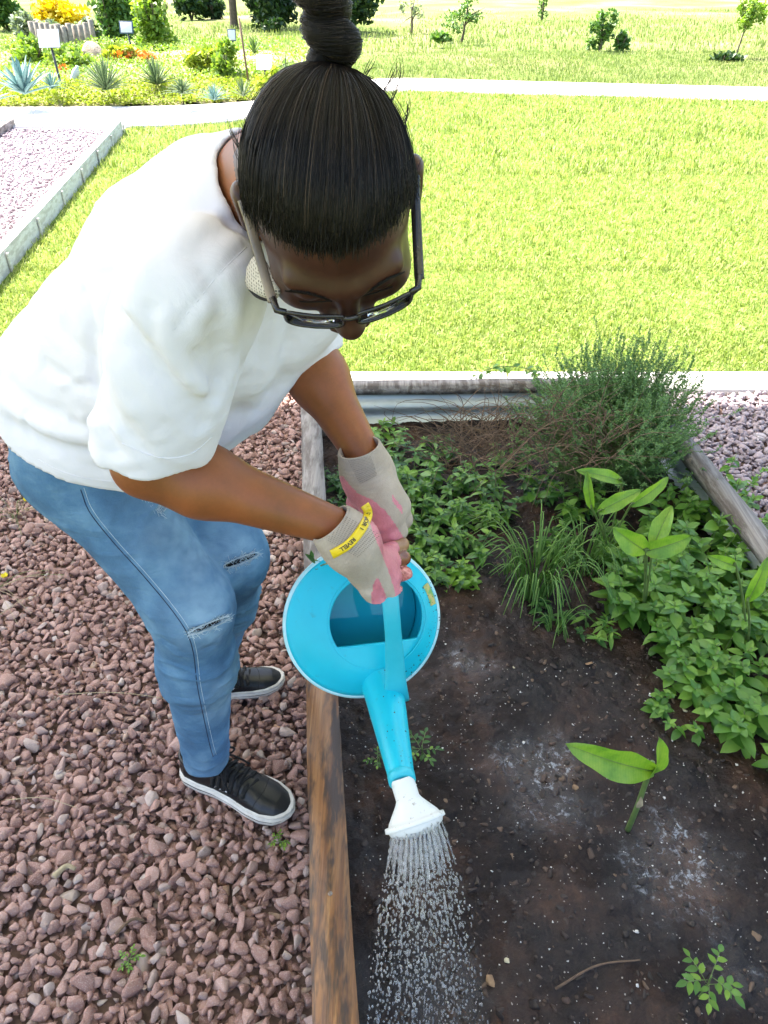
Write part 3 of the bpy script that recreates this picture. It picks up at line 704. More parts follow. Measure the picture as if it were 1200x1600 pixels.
rdg2 = np.clip(1-2.4*np.abs(vnoise(wq2, 1., 21, 2)), 0, 1)**2
V = V+(.0010*vnoise(V, 45, 3, 2)+.0028*rdg*(1-.5*low)+.0034*rdg2*low)[:, None]*gs
put('shirt', V, Q, 'shirt', pers); skS = Skin(V, Q)
def pixels(c):
    v = c-CAM; z = v@cF; return 600+FPX*v[:, 0]/z, 800-FPX*(v@cU)/z
# seams of the shirt: hem stitching and side seam
def seam(name, sk, pts, r, m, off=.0002, n=60, par=pers): q = spline([p[:2] for p in pts], n); V, P = tube(sk(q[:, 0], q[:, 1], off), r, 5); return put(name, V, P, m, par)
seam('seam', skS, [(385, 386), (340, 431), (300, 481), (271, 516)], .0006, 'shirt', -.0002); seam('sleeve_hem', skS, [(190, 692), (225, 708), (262, 716), (300, 708), (332, 682)], .0007, 'shirt'); seam('shirt_hem', skS, [(60, 718), (95, 736), (140, 748), (200, 754)], .0007, 'shirt')
# --- jeans
slR_c = project_(jeans_raw, at(333, 985, 1.20)[None], .001, 6)[0]; slR_n = grad(jeans_raw, slR_c[None])[0]
slR_a = nrm(at(362, 967, 1.24)-at(300, 1008, 1.18)); slR_a = nrm(slR_a-slR_a@slR_n*slR_n)
slL_c = project_(jeans_raw, at(377, 876, 1.33)[None], .001, 6)[0]; slL_n = grad(jeans_raw, slL_c[None])[0]
slL_a = nrm(at(405, 862, 1.36)-at(345, 888, 1.31)); slL_a = nrm(slL_a-slL_a@slL_n*slL_n)
def jeans_f(P):
    d = jeans_raw(P)
    for a_, k_ in ((anR, knR), (anL, knL)):
        u = nrm(a_-k_); cut = (P-(a_-.012*u).astype(f32))@u.astype(f32); d = np.where(cap_(P, a_-.02*u, a_+.1*u, .12) < 0, smax(d, cut, .003), d)
        d = smax(d, -cap_(P, a_-.04*u, a_+.1*u, .038, .042), .003)
    d = smax(d, -slit(P, slR_c, slR_a, slR_n, .036, .0045, .018), .003)
    d = smax(d, -slit(P, slL_c, slL_a, slL_n, .036, .0055, .018), .003)
    return d
V, Q = sdf_mesh(jeans_f, (-.76, .80, .04), (-.05, 1.42, 1.02), .0038)
gs = grad(jeans_f, V, .002); wq = np.stack([V[:, 0]*6, V[:, 1]*6, V[:, 2]*26+1.5*vnoise(V, 6, 5, 2)], 1); rdg = np.clip(1-2.4*np.abs(vnoise(wq, 1., 31, 2)), 0, 1)**2
wk = np.exp(-((V[:, 2]-.47)/.07)**2)+.9*np.exp(-((V[:, 2]-.12)/.06)**2)+.5*np.exp(-((V[:, 2]-.80)/.08)**2)+.25
V = V+(.0011*vnoise(V, 38, 6, 2)+.0050*rdg*wk)[:, None]*gs
jo = put('jeans', V, Q, 'denim', pers); skJ = Skin(V, Q)
# wear: lighter on the front of the thighs and knees, round hems and rips (it belongs to the cloth)
fr = np.zeros(len(V))
for p, r in ((slR_c, .05), (slL_c, .05), (at(330, 840, 1.2), .10), (at(270, 760, 1.1), .07), (at(235, 780, 1.08), .03), (anR, .045), (at(330, 1060, 1.35), .04), (at(340, 1100, 1.4), .035)): fr += np.exp(-((V-p)**2).sum(1)/r**2)
fr = np.clip(fr*(.75+.5*vnoise(V, 60, 2)), 0, 1); a = jo.data.attributes.new('fade', 'FLOAT', 'POINT'); a.data.foreach_set('value', fr.astype(np.float32))
# outer seam of the near leg
sm_px = [(126, 765, 1.06), (140, 800, 1.07), (175, 845, 1.1), (220, 895, 1.14), (262, 945, 1.17), (290, 985, 1.2), (302, 1020, 1.23), (308, 1070, 1.32), (318, 1120, 1.4), (328, 1165, 1.5), (333, 1182, 1.5)]
seam('side_seam', skJ, sm_px, .0008, 'denim_dark', .0000, 140, jo)
sm2 = [(x+5, y-3, z) for x, y, z in sm_px]; seam('side_seam', skJ, sm2, .0004, 'denim_thread', .0001, 140, jo)
# near-black tubes set inside the rips and the frayed threads round them
for c_, a_, n_, lab in ((slR_c, slR_a, slR_n, 'near knee rip'), (slL_c, slL_a, slL_n, 'far knee rip')):
    b_ = np.cross(n_, a_); q = c_-.006*n_
    V, P = tube([q-a_*.03, q-a_*.015, q, q+a_*.015, q+a_*.03], [.002, .005, .0055, .005, .002], 8); put('knee_rip', V, P, 'dark_inside', jo)
    B = Batch()
    for _ in range(150):
        s = random.uniform(-.038, .038); e = random.choice((-1, 1)); w = .005*math.sqrt(max(0, 1-(s/.038)**2))
        p = c_+a_*s+b_*e*(w+random.uniform(0, .002))+n_*random.uniform(-.001, .002); d1 = nrm(a_*random.uniform(-1.3, 1.3)-b_*e*random.uniform(-.9, 1)+n_*random.uniform(0, .5)); l = random.uniform(.004, .013)
        V, P = tube([p, p+d1*l*.5+n_*.001, p+d1*l+a_*random.uniform(-.004, .004)], random.uniform(.00025, .0005), 3, False); B.add(V, P)
    for e in (-1, 1):
        V, P = tube([c_+a_*s+b_*e*.0058*math.sqrt(max(0.02, 1-(s/.038)**2))+n_*(.0012-abs(s)*.03) for s in np.linspace(-.036, .036, 12)], .0011, 5); B.add(V, P)
    B.build('frayed_threads', 'denim_thread', jo, kind='stuff')
# distressed patch under the shirt hem, hem threads of the leg
pc = ray(jeans_f, 238, 782)[0][0]; pn = grad(jeans_f, pc[None])[0]; pa = nrm(at(262, 790, 1.06)-at(205, 768, 1.06)); pa = nrm(pa-pa@pn*pn); pb = np.cross(pn, pa); B = Batch()
for k in range(130):
    s, u = random.uniform(-.028, .028), random.uniform(-.010, .010); l = random.uniform(.004, .016); d1 = pb if random.random() < .7 else nrm(pa+random.uniform(-.5, .5)*pb)
    p = project_(jeans_f, (pc+pa*s+pb*u)[None], .001, 3)[0]; V, P = tube([p+.0005*pn, p+d1*l*.5+.002*pn, p+d1*l+random.uniform(-.003, .003)*pa+.0003*pn], random.uniform(.0003, .00055), 3, False); B.add(V, P)
B.build('frayed_patch', 'denim_thread', jo, kind='stuff')
for a_, k_ in ((anR, knR), (anL, knL)):
    u = nrm(a_-k_); 
    for off_ in (.001,):
        pts = []; f1 = nrm(np.cross(u, (0, 1, 0))); f2 = np.cross(u, f1)
        for g in np.linspace(0, 2*np.pi, 40): pts.append(a_-u*(off_+.013)+.0445*(math.cos(g)*f1+math.sin(g)*f2))
        V, P = tube(np.array(pts), .0032, 6, False); put('hem', V, P, 'denim_thread' if False else 'denim', jo)

# --- shoes (built toe along +X, then placed)
simple('shoe_leather', (.006, .007, .009), (.010, .010, .011), 50, .34, .25, 250, spec=.5)
simple('shoe_sole', (.72, .70, .64), (.55, .50, .44), 30, .55, .1, 200)
simple('shoe_black_line', (.02, .02, .022), None, 30, .5)
simple('lace_cloth', (.005, .005, .006), (.016, .016, .017), 200, .85, .4, 900)
simple('print_white', (.80, .80, .80), None, 30, .5)
simple('shoe_lining', (.05, .035, .03), None, 60, .9)
xs = np.array([0, .008, .025, .06, .10, .14, .18, .215, .245, .262, .272]); wo = np.array([.004, .019, .030, .034, .033, .036, .0425, .043, .035, .022, .004])  # half widths
def wid(x): return np.interp(x, xs, wo)
def bend(x): return .006*np.sin(x/.272*np.pi)      # slight inward curve
def outline(off=0., n=90):
    s = np.linspace(0, 1, n//2); x = .272*(.5-.5*np.cos(np.pi*s)); w = np.interp(x, xs, wo)+off
    top = np.stack([x, bend(x)+w], 1); bot = np.stack([x[::-1], bend(x[::-1])-w[::-1]], 1); return np.concatenate([top, bot[1:-1]])
def slab(off, z0, z1, nz=5, bulge=.0015):
    o_ = outline(off); k = len(o_); c_ = o_.mean(0); V = []
    for z in np.linspace(0, 1, nz):
        b_ = bulge*math.sin(z*math.pi)-.0015*(1-math.sin(z*math.pi)**.5 if z in (0, 1) else 0); toe = .012*np.clip((o_[:, 0]-.2)/.072, 0, 1)**2*(1-z*.6)
        d_ = nrm(o_-c_); V.append(np.c_[o_+d_*b_, z0+(z1-z0)*z+toe])
    V = np.concatenate(V); i = (np.arange(nz-1)[:, None]*k+np.arange(k)[None]); j = (np.arange(nz-1)[:, None]*k+(np.arange(k)+1)[None] % k); Q = np.stack([i, j, j+k, i+k], -1).reshape(-1, 4)
    return V, [Q, np.arange(k)[::-1][None], (np.arange(k)+(nz-1)*k)[None]]
def upper_f(q):
    x = q[:, 0]; w = np.interp(x, xs, wo).astype(f32); 
    ht = np.interp(x, [0, .01, .05, .085, .125, .16, .20, .24, .262, .272], [.060, .066, .062, .068, .074, .062, .050, .042, .032, .02]).astype(f32)
    yy = (q[:, 1]-bend(x))/np.maximum(w-.001, .004); zz = (q[:, 2]-.012)/np.maximum(ht-.012, .01)
    p = 2.6; r = (np.abs(yy)**p+np.abs(np.clip(zz, 0, 9))**2.2)**(1/2.4); d = (r-1)*np.minimum(w, ht-.012)*.75
    d = np.maximum(d, np.maximum(-x+.001, x-.271)); d = smax(d, (.016-q[:, 2]), .002)
    hole = ell(q, (.052, .002, .074), (.045, .024, .034)); d = smax(d, -hole, .006)
    d = smin(d, smax(np.abs(ell(q, (.052, .002, .066), (.047, .027, .040)))-.0035, np.maximum(q[:, 2]-.074+.10*np.clip(q[:, 0]-.02, 0, .05), -(q[:, 2]-.05)), .003), .004)
    return d.astype(f32)
uV, uQ = sdf_mesh(lambda q: upper_f(q.astype(f32)), (-.012, -.055, .008), (.285, .06, .095), .0022, False)
for _ in range(2):
    e = np.concatenate([uQ[:, [0, 1]], uQ[:, [1, 2]], uQ[:, [2, 3]], uQ[:, [3, 0]]]); acc = np.zeros_like(uV); cnt_ = np.zeros(len(uV)); np.add.at(acc, e[:, 0], uV[e[:, 1]]); np.add.at(acc, e[:, 1], uV[e[:, 0]]); np.add.at(cnt_, e[:, 0], 1); np.add.at(cnt_, e[:, 1], 1); uV = .5*uV+.5*acc/cnt_[:, None]
def text_np(s, size, ext=.0, sh=0.):
    cu = bpy.data.curves.new('t', 'FONT'); cu.body = s; cu.size = size; cu.extrude = ext; cu.shear = sh; cu.resolution_u = 3; cu.align_x = 'CENTER'; cu.align_y = 'CENTER'; cu.offset = size*.02
    ob = bpy.data.objects.new('t', cu); C.objects.link(ob); dg = bpy.context.evaluated_depsgraph_get(); me = bpy.data.meshes.new_from_object(ob.evaluated_get(dg))
    bm = bmesh.new(); bm.from_mesh(me); bmesh.ops.subdivide_edges(bm, edges=[e for e in bm.edges if e.calc_length() > size*.25], cuts=2); r = bm_np(bm); bpy.data.objects.remove(ob); bpy.data.curves.remove(cu); bpy.data.meshes.remove(me); return r
def topz(x, y):                                     # height of the upper at (x, y)
    q = np.stack([np.asarray(x, float), np.asarray(y, float), np.full(np.shape(x), .10)], -1).reshape(-1, 3)
    for _ in range(40): q[:, 2] -= np.clip(upper_f(q.astype(f32)), 0, .006)*.8
    return q
def shoe(toe_px, heel_px, side, par, z=.012):
    a, b = G(*heel_px, z), G(*toe_px, z); d = nrm((b-a)[:2]); Rm = np.array([[d[0], -d[1], 0], [d[1], d[0], 0], [0, 0, 1]]); k = np.linalg.norm(b-a)/.272; k = min(max(k, .93), 1.06)
    W = lambda V: (np.asarray(V)*[1, side, 1]*k)@Rm.T+np.array((*a[:2], z-.006))
    flip = lambda P: [p[:, ::-1] for p in (P if isinstance(P, list) else [P])] if side < 0 else P
    sh = bpy.data.objects.new('shoe', None); C.objects.link(sh); sh.parent = par; 
    def pp(n_, V, P, m, sm=True): return put(n_, W(V), flip(P), m, sh, sm)
    V, P = slab(.0032, 0, .020); pp('sole', V, P, 'shoe_sole'); V, P = slab(.0044, .0115, .0145, 3, .0003)
    keep = V[:, 0]; pp('sole_stripe', V, P, 'shoe_black_line')
    V, P = slab(.0016, .0195, .026, 3, .001); pp('foxing', V, P, 'shoe_sole')
    pp('upper', uV, uQ, 'shoe_leather')
    # tongue
    g = np.linspace(0, 1, 9); TV = []; 
    for t_ in g:
        x = .160-.085*t_; z_ = .060+.050*t_-.010*(1-t_)**2; w_ = .017+.006*t_
        for y_ in np.linspace(-1, 1, 7): TV.append((x-.004*abs(y_)**2, y_*w_, z_-.006*y_*y_))
    TV = np.array(TV); n_ = nrm(np.array((.45, 0, .9))); TV = np.concatenate([TV, TV-.006*n_]); i = (np.arange(8)[:, None]*7+np.arange(6)[None]).ravel(); Qt = np.stack([i, i+1, i+8, i+7], 1)
    rim = [r for r in range(6)]; B_ = [[r*7, (r+1)*7, (r+1)*7+63, r*7+63] for r in range(8)]+[[(r+1)*7+6, r*7+6, r*7+69, (r+1)*7+69] for r in range(8)]+[[56+c, 57+c, 120+c, 119+c] for c in range(6)]
    tg = pp('tongue', TV, [np.concatenate([Qt[:, ::-1], Qt+63, np.array(B_)])], 'lace_cloth')
    tx, tp = text_np('PUMA', .0115); TXV = np.stack([.083+.0*tx[:, 0]-.45*tx[:, 1]*1.0+.004, tx[:, 0]*1.0*side, .1055+.62*tx[:, 1]*.8], 1)
    TXV[:, 1] *= 1; o_ = put('tongue_lettering', W(np.stack([.090-tx[:, 1]*.75, -tx[:, 0]*side*-1*-1, .1045+tx[:, 1]*.55], 1)), tp, 'print_white', tg, False)
    # laces: five flat bars over the tongue with loops in eyelets
    for r in range(6):
        x = .172-.0150*r; e1 = topz([x], [-.024])[0]; e2 = topz([x-.003], [.024])[0]; mid = .0030+.056+.050*(1-(x-.075)/.085) if x > .075 else .108
        pts = spline([e1+[0, -.007, -.002], e1+[0, .001, .0025], (x-.001, -.010, max(e1[2], mid)+.004), (x-.002, .010, max(e1[2], mid)+.004), e2+[0, -.001, .0025], e2+[0, .007, -.002]], 22)
        V, P = tube(pts, .0052, 8, True, .42); pp('lace', V, P, 'lace_cloth')
        pts = spline([e1+[0, -.002, .003], (x+.004, -.006, max(e1[2], mid)+.003), (x+.011, .018, topz([x+.012], [.021])[0][2]+.002)], 12); V, P = tube(pts, .0038, 6, True, .35); pp('lace', V, P, 'lace_cloth')
    for s_ in (-1, 1):
        V, P = tube(spline([(.095, 0, .108), (.104, s_*.02, .112), (.118, s_*.036, .098), (.112, s_*.030, .086), (.098, s_*.006, .108)], 24), .0023, 6); pp('lace', V, P, 'lace_cloth')
        V, P = tube(spline([(.096, 0, .109), (.115, s_*.015, .104), (.135, s_*.030, .080), (.150, s_*.038, .060)], 20), .0022, 6); pp('lace', V, P, 'lace_cloth')
    # side mark: lettering and a small leaping cat
    def side_pt(x, z_, s_):
        q = np.array([[x, s_*.07, z_]]); 
        for _ in range(40): q[:, 1] -= s_*np.clip(upper_f(q.astype(f32)), 0, .005)*.8
        return q[0]
    for s_ in (-1,):
        tx, tp = text_np('PUMA', .009); VV = np.array([side_pt(.108+x_, .037+y_*.9, s_)+[0, s_*.0006, 0] for x_, y_, _z in tx]); pp('side_lettering', VV, [p if s_ < 0 else p[:, ::-1] for p in tp], 'print_white', False)
        cat = np.array([(0, 0), (.004, .0025), (.008, .003), (.011, .0045), (.013, .004), (.0125, .0025), (.010, .0012), (.009, -.001), (.0075, -.0005), (.007, .0006), (.003, -.0004), (.001, -.003), (0, -.0025), (.001, -.0005)])
        VV = np.array([side_pt(.124+x_, .0375+y_, s_)+[0, s_*.0007, 0] for x_, y_ in cat]); pp('side_emblem', VV, [np.arange(len(cat))[None]], 'print_white', False)
    for s_ in (-1, 1):       # stitched facing beside the laces
        V, P = tube(np.array([topz([x], [s_*(.028+.004*math.sin((x-.09)*30))])[0] for x in np.linspace(.095, .185, 16)]), .0009, 5); pp('stitching', V, P, 'lace_cloth')
    V, P = tube(np.array([topz([.196+.010*math.cos(y/.034*1.4)], [y])[0] for y in np.linspace(-.037, .037, 18)]), .0009, 5); pp('stitching', V, P, 'lace_cloth')
    return W
W1 = shoe((462, 1277), (287, 1200), 1, pers); W2 = shoe((442, 1063), (288, 1092), 1, pers)
# socks
for a_, k_, W_ in ((anR, knR, W1), (anL, knL, W2)):
    c_ = W_(np.array([[.056, 0, .072], [.060, 0, .045], [.072, 0, .030]])); V, P = tube(spline([a_+.05*nrm(k_-a_), a_*.6+c_[0]*.4+.02*nrm(k_-a_), c_[0], c_[1], c_[2]], 14), np.linspace(.031, .023, 14), 20); put('sock', V, P, 'ankle_sock', pers)
# --- hair: slicked cap, strands combed to the bun, twisted bun
t = NT('hair'); st = t.noise(1, 4, .6, t.scaled((500, 500, 60))); t.base(t.ramp(st, [(.3, (.003, .0025, .0025)), (.7, (.011, .008, .0065))])); t.set(Roughness=.6, Specular_IOR_Level=.15); t.bump(st, .5, .0012)
t = NT('hair_strand'); t.base(t.ramp(t.attr('rnd'), [(0, (.003, .0025, .002)), (.75, (.010, .007, .005)), (.95, (.030, .018, .011)), (1, (.09, .06, .04))])); t.set(Roughness=.46, Specular_IOR_Level=.28)
ZB = ([-.12, -.05, -.012, .01, .035, .06, .078, .095], [-.075, -.06, -.030, .030, .056, .076, .088, .090])
def zb(q): return np.interp(q[:, 1], *ZB).astype(f32)
def hair_f(q):
    s = np.clip((q[:, 2]-zb(q))/.030, 0, 1); d = skull(q)-.0050*s-.0015; return smax(d, zb(q)-q[:, 2]+.0015*np.sin(q[:, 0]*300)*1.0, .004)
hV, hQ = sdf_mesh(hair_f, (-.10, -.125, -.09), (.10, .115, .135), .0028)
hair = put('hair', hw(hV), hQ, 'hair', pers)
Bdir = nrm(np.array((.20, -.78, .62)))
def hsurf(D_):                                       # push directions out to the hair surface
    q = D_*.11
    for _ in range(7): q = q-np.clip((skull(q.astype(f32))-.0070), -.02, .02)[:, None]*nrm(q-np.array((0, -.005, .01)))
    return q
def ribbon_tubes(Pts, r):                            # many thin three-sided strands at once; Pts (N, n, 3)
    N, n, _ = Pts.shape; T = nrm(np.gradient(Pts, axis=1)+1e-9); up_ = np.array((.3, .2, .9)); A = nrm(np.cross(T, up_)); B_ = np.cross(T, A)
    r = np.broadcast_to(r, (N, n)); V = np.stack([Pts+r[..., None]*(math.cos(a)*A+math.sin(a)*B_) for a in (0, 2.094, 4.189)], 2)
    i = (np.arange(N)[:, None, None]*n+np.arange(n-1)[None, :, None])*3; k = np.arange(3)[None, None]; k2 = (k+1) % 3
    return V.reshape(-1, 3), np.stack([i+k, i+k2, i+3+k2, i+3+k], -1).reshape(-1, 4)
N = 4600; n = 16
y = rng.uniform(-.085, .088, N); sg = rng.choice([-1, 1], N); y[:1700] = .088-.03*rng.random(1700)**2
z = np.interp(y, *ZB)+rng.normal(0, .0035, N)+rng.random(N)**3*.05
x = .070*np.sqrt(np.clip(1-((y+.006)/.089)**2, 0, 1)); x[:1700] = rng.uniform(0, .060, 1700); y[:1700] = .082*np.sqrt(np.clip(1-(x[:1700]/.071)**2, 0, 1))+rng.normal(0, .002, 1700); z[:1700] = .086+.006*rng.normal(size=1700)+rng.random(1700)**3*.05
z[:1700] -= .010*(x[:1700]/.06)**2
st0 = nrm(np.stack([x*sg, y, z], 1)); f = np.linspace(0, 1, n)
en = nrm(Bdir+.16*nrm(st0-Bdir*(st0@Bdir)[:, None]))
Dm = nrm(st0[:, None]*(1-f)[None, :, None]+en[:, None]*f[None, :, None]+.03*rng.normal(size=(N, 1, 3))*np.sin(f*3.14)[None, :, None]*.4)
Pn = hsurf(Dm.reshape(-1, 3)).reshape(N, n, 3); Pn += nrm(Pn)*(rng.uniform(-.0006, .0011, N)[:, None, None]+.0022*np.sin(f*3.14)[None, :, None]*(rng.random(N) > .97)[:, None, None])
V, Q = ribbon_tubes(hw(Pn.reshape(-1, 3)).reshape(N, n, 3), (.00034+.00012*rng.random(N))[:, None]*np.linspace(.45, 1, n)[None])
tag(put('hair_strands', V, Q, 'hair_strand', hair, True, np.repeat(rng.random(N), n*3)), kind='stuff')
# short baby hairs along the hairline
N2 = 2600; i = rng.integers(0, N, N2); base = Pn[i, 0]+rng.normal(0, .0012, (N2, 3)); dr = nrm(Pn[i, 3]-Pn[i, 0]+rng.normal(0, .004, (N2, 3))); l = rng.uniform(.006, .024, N2); g = np.linspace(0, 1, 4)
Pb = base[:, None]+dr[:, None]*(l[:, None]*(g-.45)[None])[..., None]; Pb += nrm(base)[:, None]*(-.0012+.001*g)[None, :, None]
V, Q = ribbon_tubes(hw(Pb.reshape(-1, 3)).reshape(N2, 4, 3), .00022); tag(put('baby_hair', V, Q, 'hair_strand', hair, True, np.repeat(rng.random(N2)*.6, 12)), kind='stuff')
# flyaways
fl = Batch()
for (px, py, z0, ex, ey, ez, c_) in ((610, 162, .71, 622, 88, .71, 6), (600, 145, .71, 618, 104, .71, 3), (384, 245, .70, 354, 192, .70, -4), (386, 268, .70, 366, 214, .70, -3), (570, 118, .72, 585, 96, .72, 2), (630, 195, .70, 640, 150, .70, 3)):
    for k in range(5):
        a, b = at(px+random.uniform(-3, 3), py+random.uniform(-4, 4), z0), at(ex+random.uniform(-6, 6), ey+random.uniform(-9, 12), ez); m = (a+b)/2+np.array((c_*.0008*random.uniform(.2, 1.5), 0, .002))
        V, P = tube(spline([a, m, b], 8), [.0004]*5+[.0003, .0002, .0001], 3, False); fl.add(V, P)
for k in range(70):
    j = random.randrange(N); p = hw(Pn[j, 4:14]); nn = nrm(p-HC); V, P = tube(p+nn*(.0015+.004*np.sin(np.linspace(0, 3, 10)))[:, None]*random.uniform(.3, 1.4), .0002, 3, False); fl.add(V, P)
fl.build('flyaway_hair', 'hair_strand', hair, kind='stuff')
# bun: rope of hair coiled up a stem
bc = hsurf(Bdir[None])[0]; ax = nrm(np.array((.05, -.74, .67))); u1 = nrm(np.cross(ax, (1, 0, 0))); u2 = np.cross(ax, u1)
rope = []; m = 150
for k in range(m):
    s = k/(m-1); a = s*2*np.pi*3.3+1.0; R_ = .0098*(1-.2*s); rope.append(bc+ax*(-.002+.088*s)+(u1*math.cos(a)+u2*math.sin(a))*R_+np.array((-.026*s*s, 0, 0)))
rope = np.array(rope); rr = .0148-.0035*np.linspace(0, 1, m)+.0008*np.sin(np.linspace(0, 60, m))
V, P = tube(hw(rope), rr, 22); V = V+.0026*vnoise(V, 70, 3)[:, None]*nrm(V-hw(rope).mean(0)); bun = put('bun', V, P, 'hair', hair)
T_, N_, B_ = frame_along(rope); S = Batch(); K = 1000; PP = np.zeros((K, 22, 3))
for k in range(K):
    i0 = random.randrange(0, m-23); a0 = random.uniform(0, 6.28); tw = random.uniform(.05, .12)
    for j in range(22): a = a0+tw*j; PP[k, j] = rope[i0+j]+(rr[i0+j]+random.uniform(-.0001, .0001)+.0004)*(math.cos(a)*N_[i0+j]+math.sin(a)*B_[i0+j])
PP += .0018*rng.random((K, 1, 1))*nrm(PP-rope.mean(0))*(rng.random((K, 1, 1)) > .8)
V, Q = ribbon_tubes(hw(PP.reshape(-1, 3)).reshape(K, 22, 3), .00030); tag(put('bun_strands', V, Q, 'hair_strand', bun, True, np.repeat(rng.random(K), 66)), kind='stuff')
# eyebrows, lashes, lips
br = Batch()
for s in (-1, 1):
    for k in range(150):
        u = random.random(); p = project_(face, np.array([[s*(.012+.040*u), .09, .019+.009*math.sin(u*2.4)+random.uniform(-.0028, .0028)]]), .001, 6)[0]; d = np.array((s*.006, -.001, .0022-.004*u)); V, P = tube([hw(p), hw(p+d*.5+[0, .0008, 0]), hw(p+d)], .00026, 3, False); br.add(V, P)
    pts = project_(face, np.array([[s*x_, .09, -.006-.003*math.cos((x_-.031)/.017*1.5)] for x_ in np.linspace(.016, .046, 12)]), .001, 6); V, P = tube(hw(pts), .0008, 5); br.add(V, P, .1)
br.build('eyebrows', 'hair_strand', pers, kind='stuff')
# --- glasses
simple('frame_plastic', (.012, .010, .010), (.022, .018, .017), 30, .22, spec=.6)
simple('temple_plastic', (.30, .23, .17), (.09, .07, .06), 22, .3, spec=.55)
t = NT('lens_glass'); t.base((.85, .9, .95)); t.set(Roughness=.04, Transmission_Weight=1., IOR=1.35)
simple('gold_metal', (.75, .50, .18), None, 30, .25, metal=1.)
gl = thing('glasses', None, None) if False else bpy.data.objects.new('glasses', None); C.objects.link(gl); gl.parent = pers
GY, GZ = .110, -.001; HWX = .0640
def gp(x, z): return hw((x, GY-.25*x*x/.0715-.02*(z-GZ)*0-.10*(z-GZ)*-1.0*0, z))
def rim_pts(s, n=48):
    out = []; c_ = s*.0325
    for a in np.linspace(0, 2*np.pi, n, endpoint=False):
        ca, sa = math.cos(a), math.sin(a); e = .45; X = np.sign(ca)*abs(ca)**e*.0262; Z = np.sign(sa)*abs(sa)**e*.0180; Z += .003*max(0, X*s/.03)*(Z > 0); out.append(gp(c_+X, GZ+Z))
    return np.array(out)
for s in (-1, 1):
    rp = rim_pts(s); rp = np.vstack([rp, rp[:1]]); V, P = tube(rp, .0018, 8, False, 1.0); put('rim', V, P, 'frame_plastic', gl)
    c_ = rp[:-1].mean(0); VV = np.vstack([c_, c_*.0+rp[:-1]]); VV[0] = c_+.003*h_fw; tri = np.array([[0, 1+i, 1+(i+1) % 48] for i in range(48)]); o = put('lens', VV, tri, 'lens_glass', gl); mo = o.modifiers.new('s', 'SOLIDIFY'); mo.thickness = .0016
    hx = s*HWX; V, P = tube([gp(s*.0565, GZ+.016), gp(hx, GZ+.017), hw((s*.0665, GY-.026, GZ+.017))], .0034, 8); put('hinge', V, P, 'frame_plastic', gl)
    V, P = tube(spline([hw((s*.0665, GY-.022, GZ+.017)), hw((s*.0700, .060, .014)), hw((s*.0745, .02, .018)), hw((s*.0785, -.012, .024)), hw((s*.076, -.032, .000))], 30), .0046, 8, True, .42); put('temple', V, P, 'frame_plastic' if s > 0 else 'temple_plastic', gl)
V, P = tube(spline([gp(-.008, GZ+.009), gp(0, GZ+.012)+.002*h_fw, gp(.008, GZ+.009)], 10), .0026, 8); put('bridge', V, P, 'frame_plastic', gl)
q = hw((-.077, .0, -.034)); V, P = lathe([(0, .0022), (.0016, .0016), (.0022, 0), (.0016, -.0016), (0, -.0022)], 12); put('ear_stud', V+q, P, 'gold_metal', pers)
# --- lowered dotted mask beneath the ear
t = NT('mask_cloth'); v = t.n('ShaderNodeTexVoronoi', feature='F1'); v.inputs['Scale'].default_value = 330; v.inputs['Randomness'].default_value = .1; t.l(t.co, v.inputs['Vector'])
t.base(t.ramp(v.outputs['Distance'], [(.28, (.10, .085, .07)), (.42, (.56, .50, .42))])); t.set(Roughness=.9)
mc = [at(388, 418, .735), at(398, 402, .72), at(412, 405, .705), at(436, 450, .69), at(428, 466, .70), at(402, 462, .72), at(386, 445, .735)]
cen = at(408, 435, .70); VV = [cen]; K = 7
ringp = spline(np.vstack([mc, mc[:1]]), 43)[:-1]; rows = [cen+(ringp-cen)*f+hc*(.006*math.sin(f*2.6)) for f in (.25, .5, .75, 1)]
rows = [r+.003*vnoise(r, 60, 4)[:, None]*hc for r in rows]; rows.append(ringp-hc*.02+.012*nrm(cen-ringp)); V = np.vstack([[cen]]+rows); k = 42
tri = np.array([[0, 1+i, 1+(i+1) % k] for i in range(k)]); Q = np.concatenate([[[1+r*k+i, 1+(r+1)*k+i, 1+(r+1)*k+(i+1) % k, 1+r*k+(i+1) % k] for i in range(k)] for r in range(4)])
mk = put('face_mask', V, [tri, Q], 'mask_cloth', pers); mo = mk.modifiers.new('s', 'SOLIDIFY'); mo.thickness = .0012
V, P = tube(spline([at(428, 466, .70), at(415, 468, .705), at(400, 462, .715), at(390, 452, .73)], 12), .0016, 6); put('mask_edge', V, P, 'dark_inside', mk)
V, P = tube(spline([at(398, 402, .72), at(394, 375, .71), at(388, 350, .70)], 10), .0012, 6); put('ear_loop', V, P, 'dark_inside', mk)
def pxy(p):
    v = np.asarray(p)-CAM; z = v@cF; return (round(600+FPX*v[0]/z), round(800-FPX*(v@cU)/z), round(z, 3))
for nm_, q in (('brow', (0, .09, .02)), ('nose', (0, .12, -.027)), ('glassL', (-.0715, GY, GZ+.017)), ('glassR', (.0715, GY, GZ+.017)), ('earR', (-.078, 0, 0)), ('hairline', (0, .085, .05)), ('bun', bc), ('buntop', bc+ax*.09)): print(nm_, pxy(hw(q)))
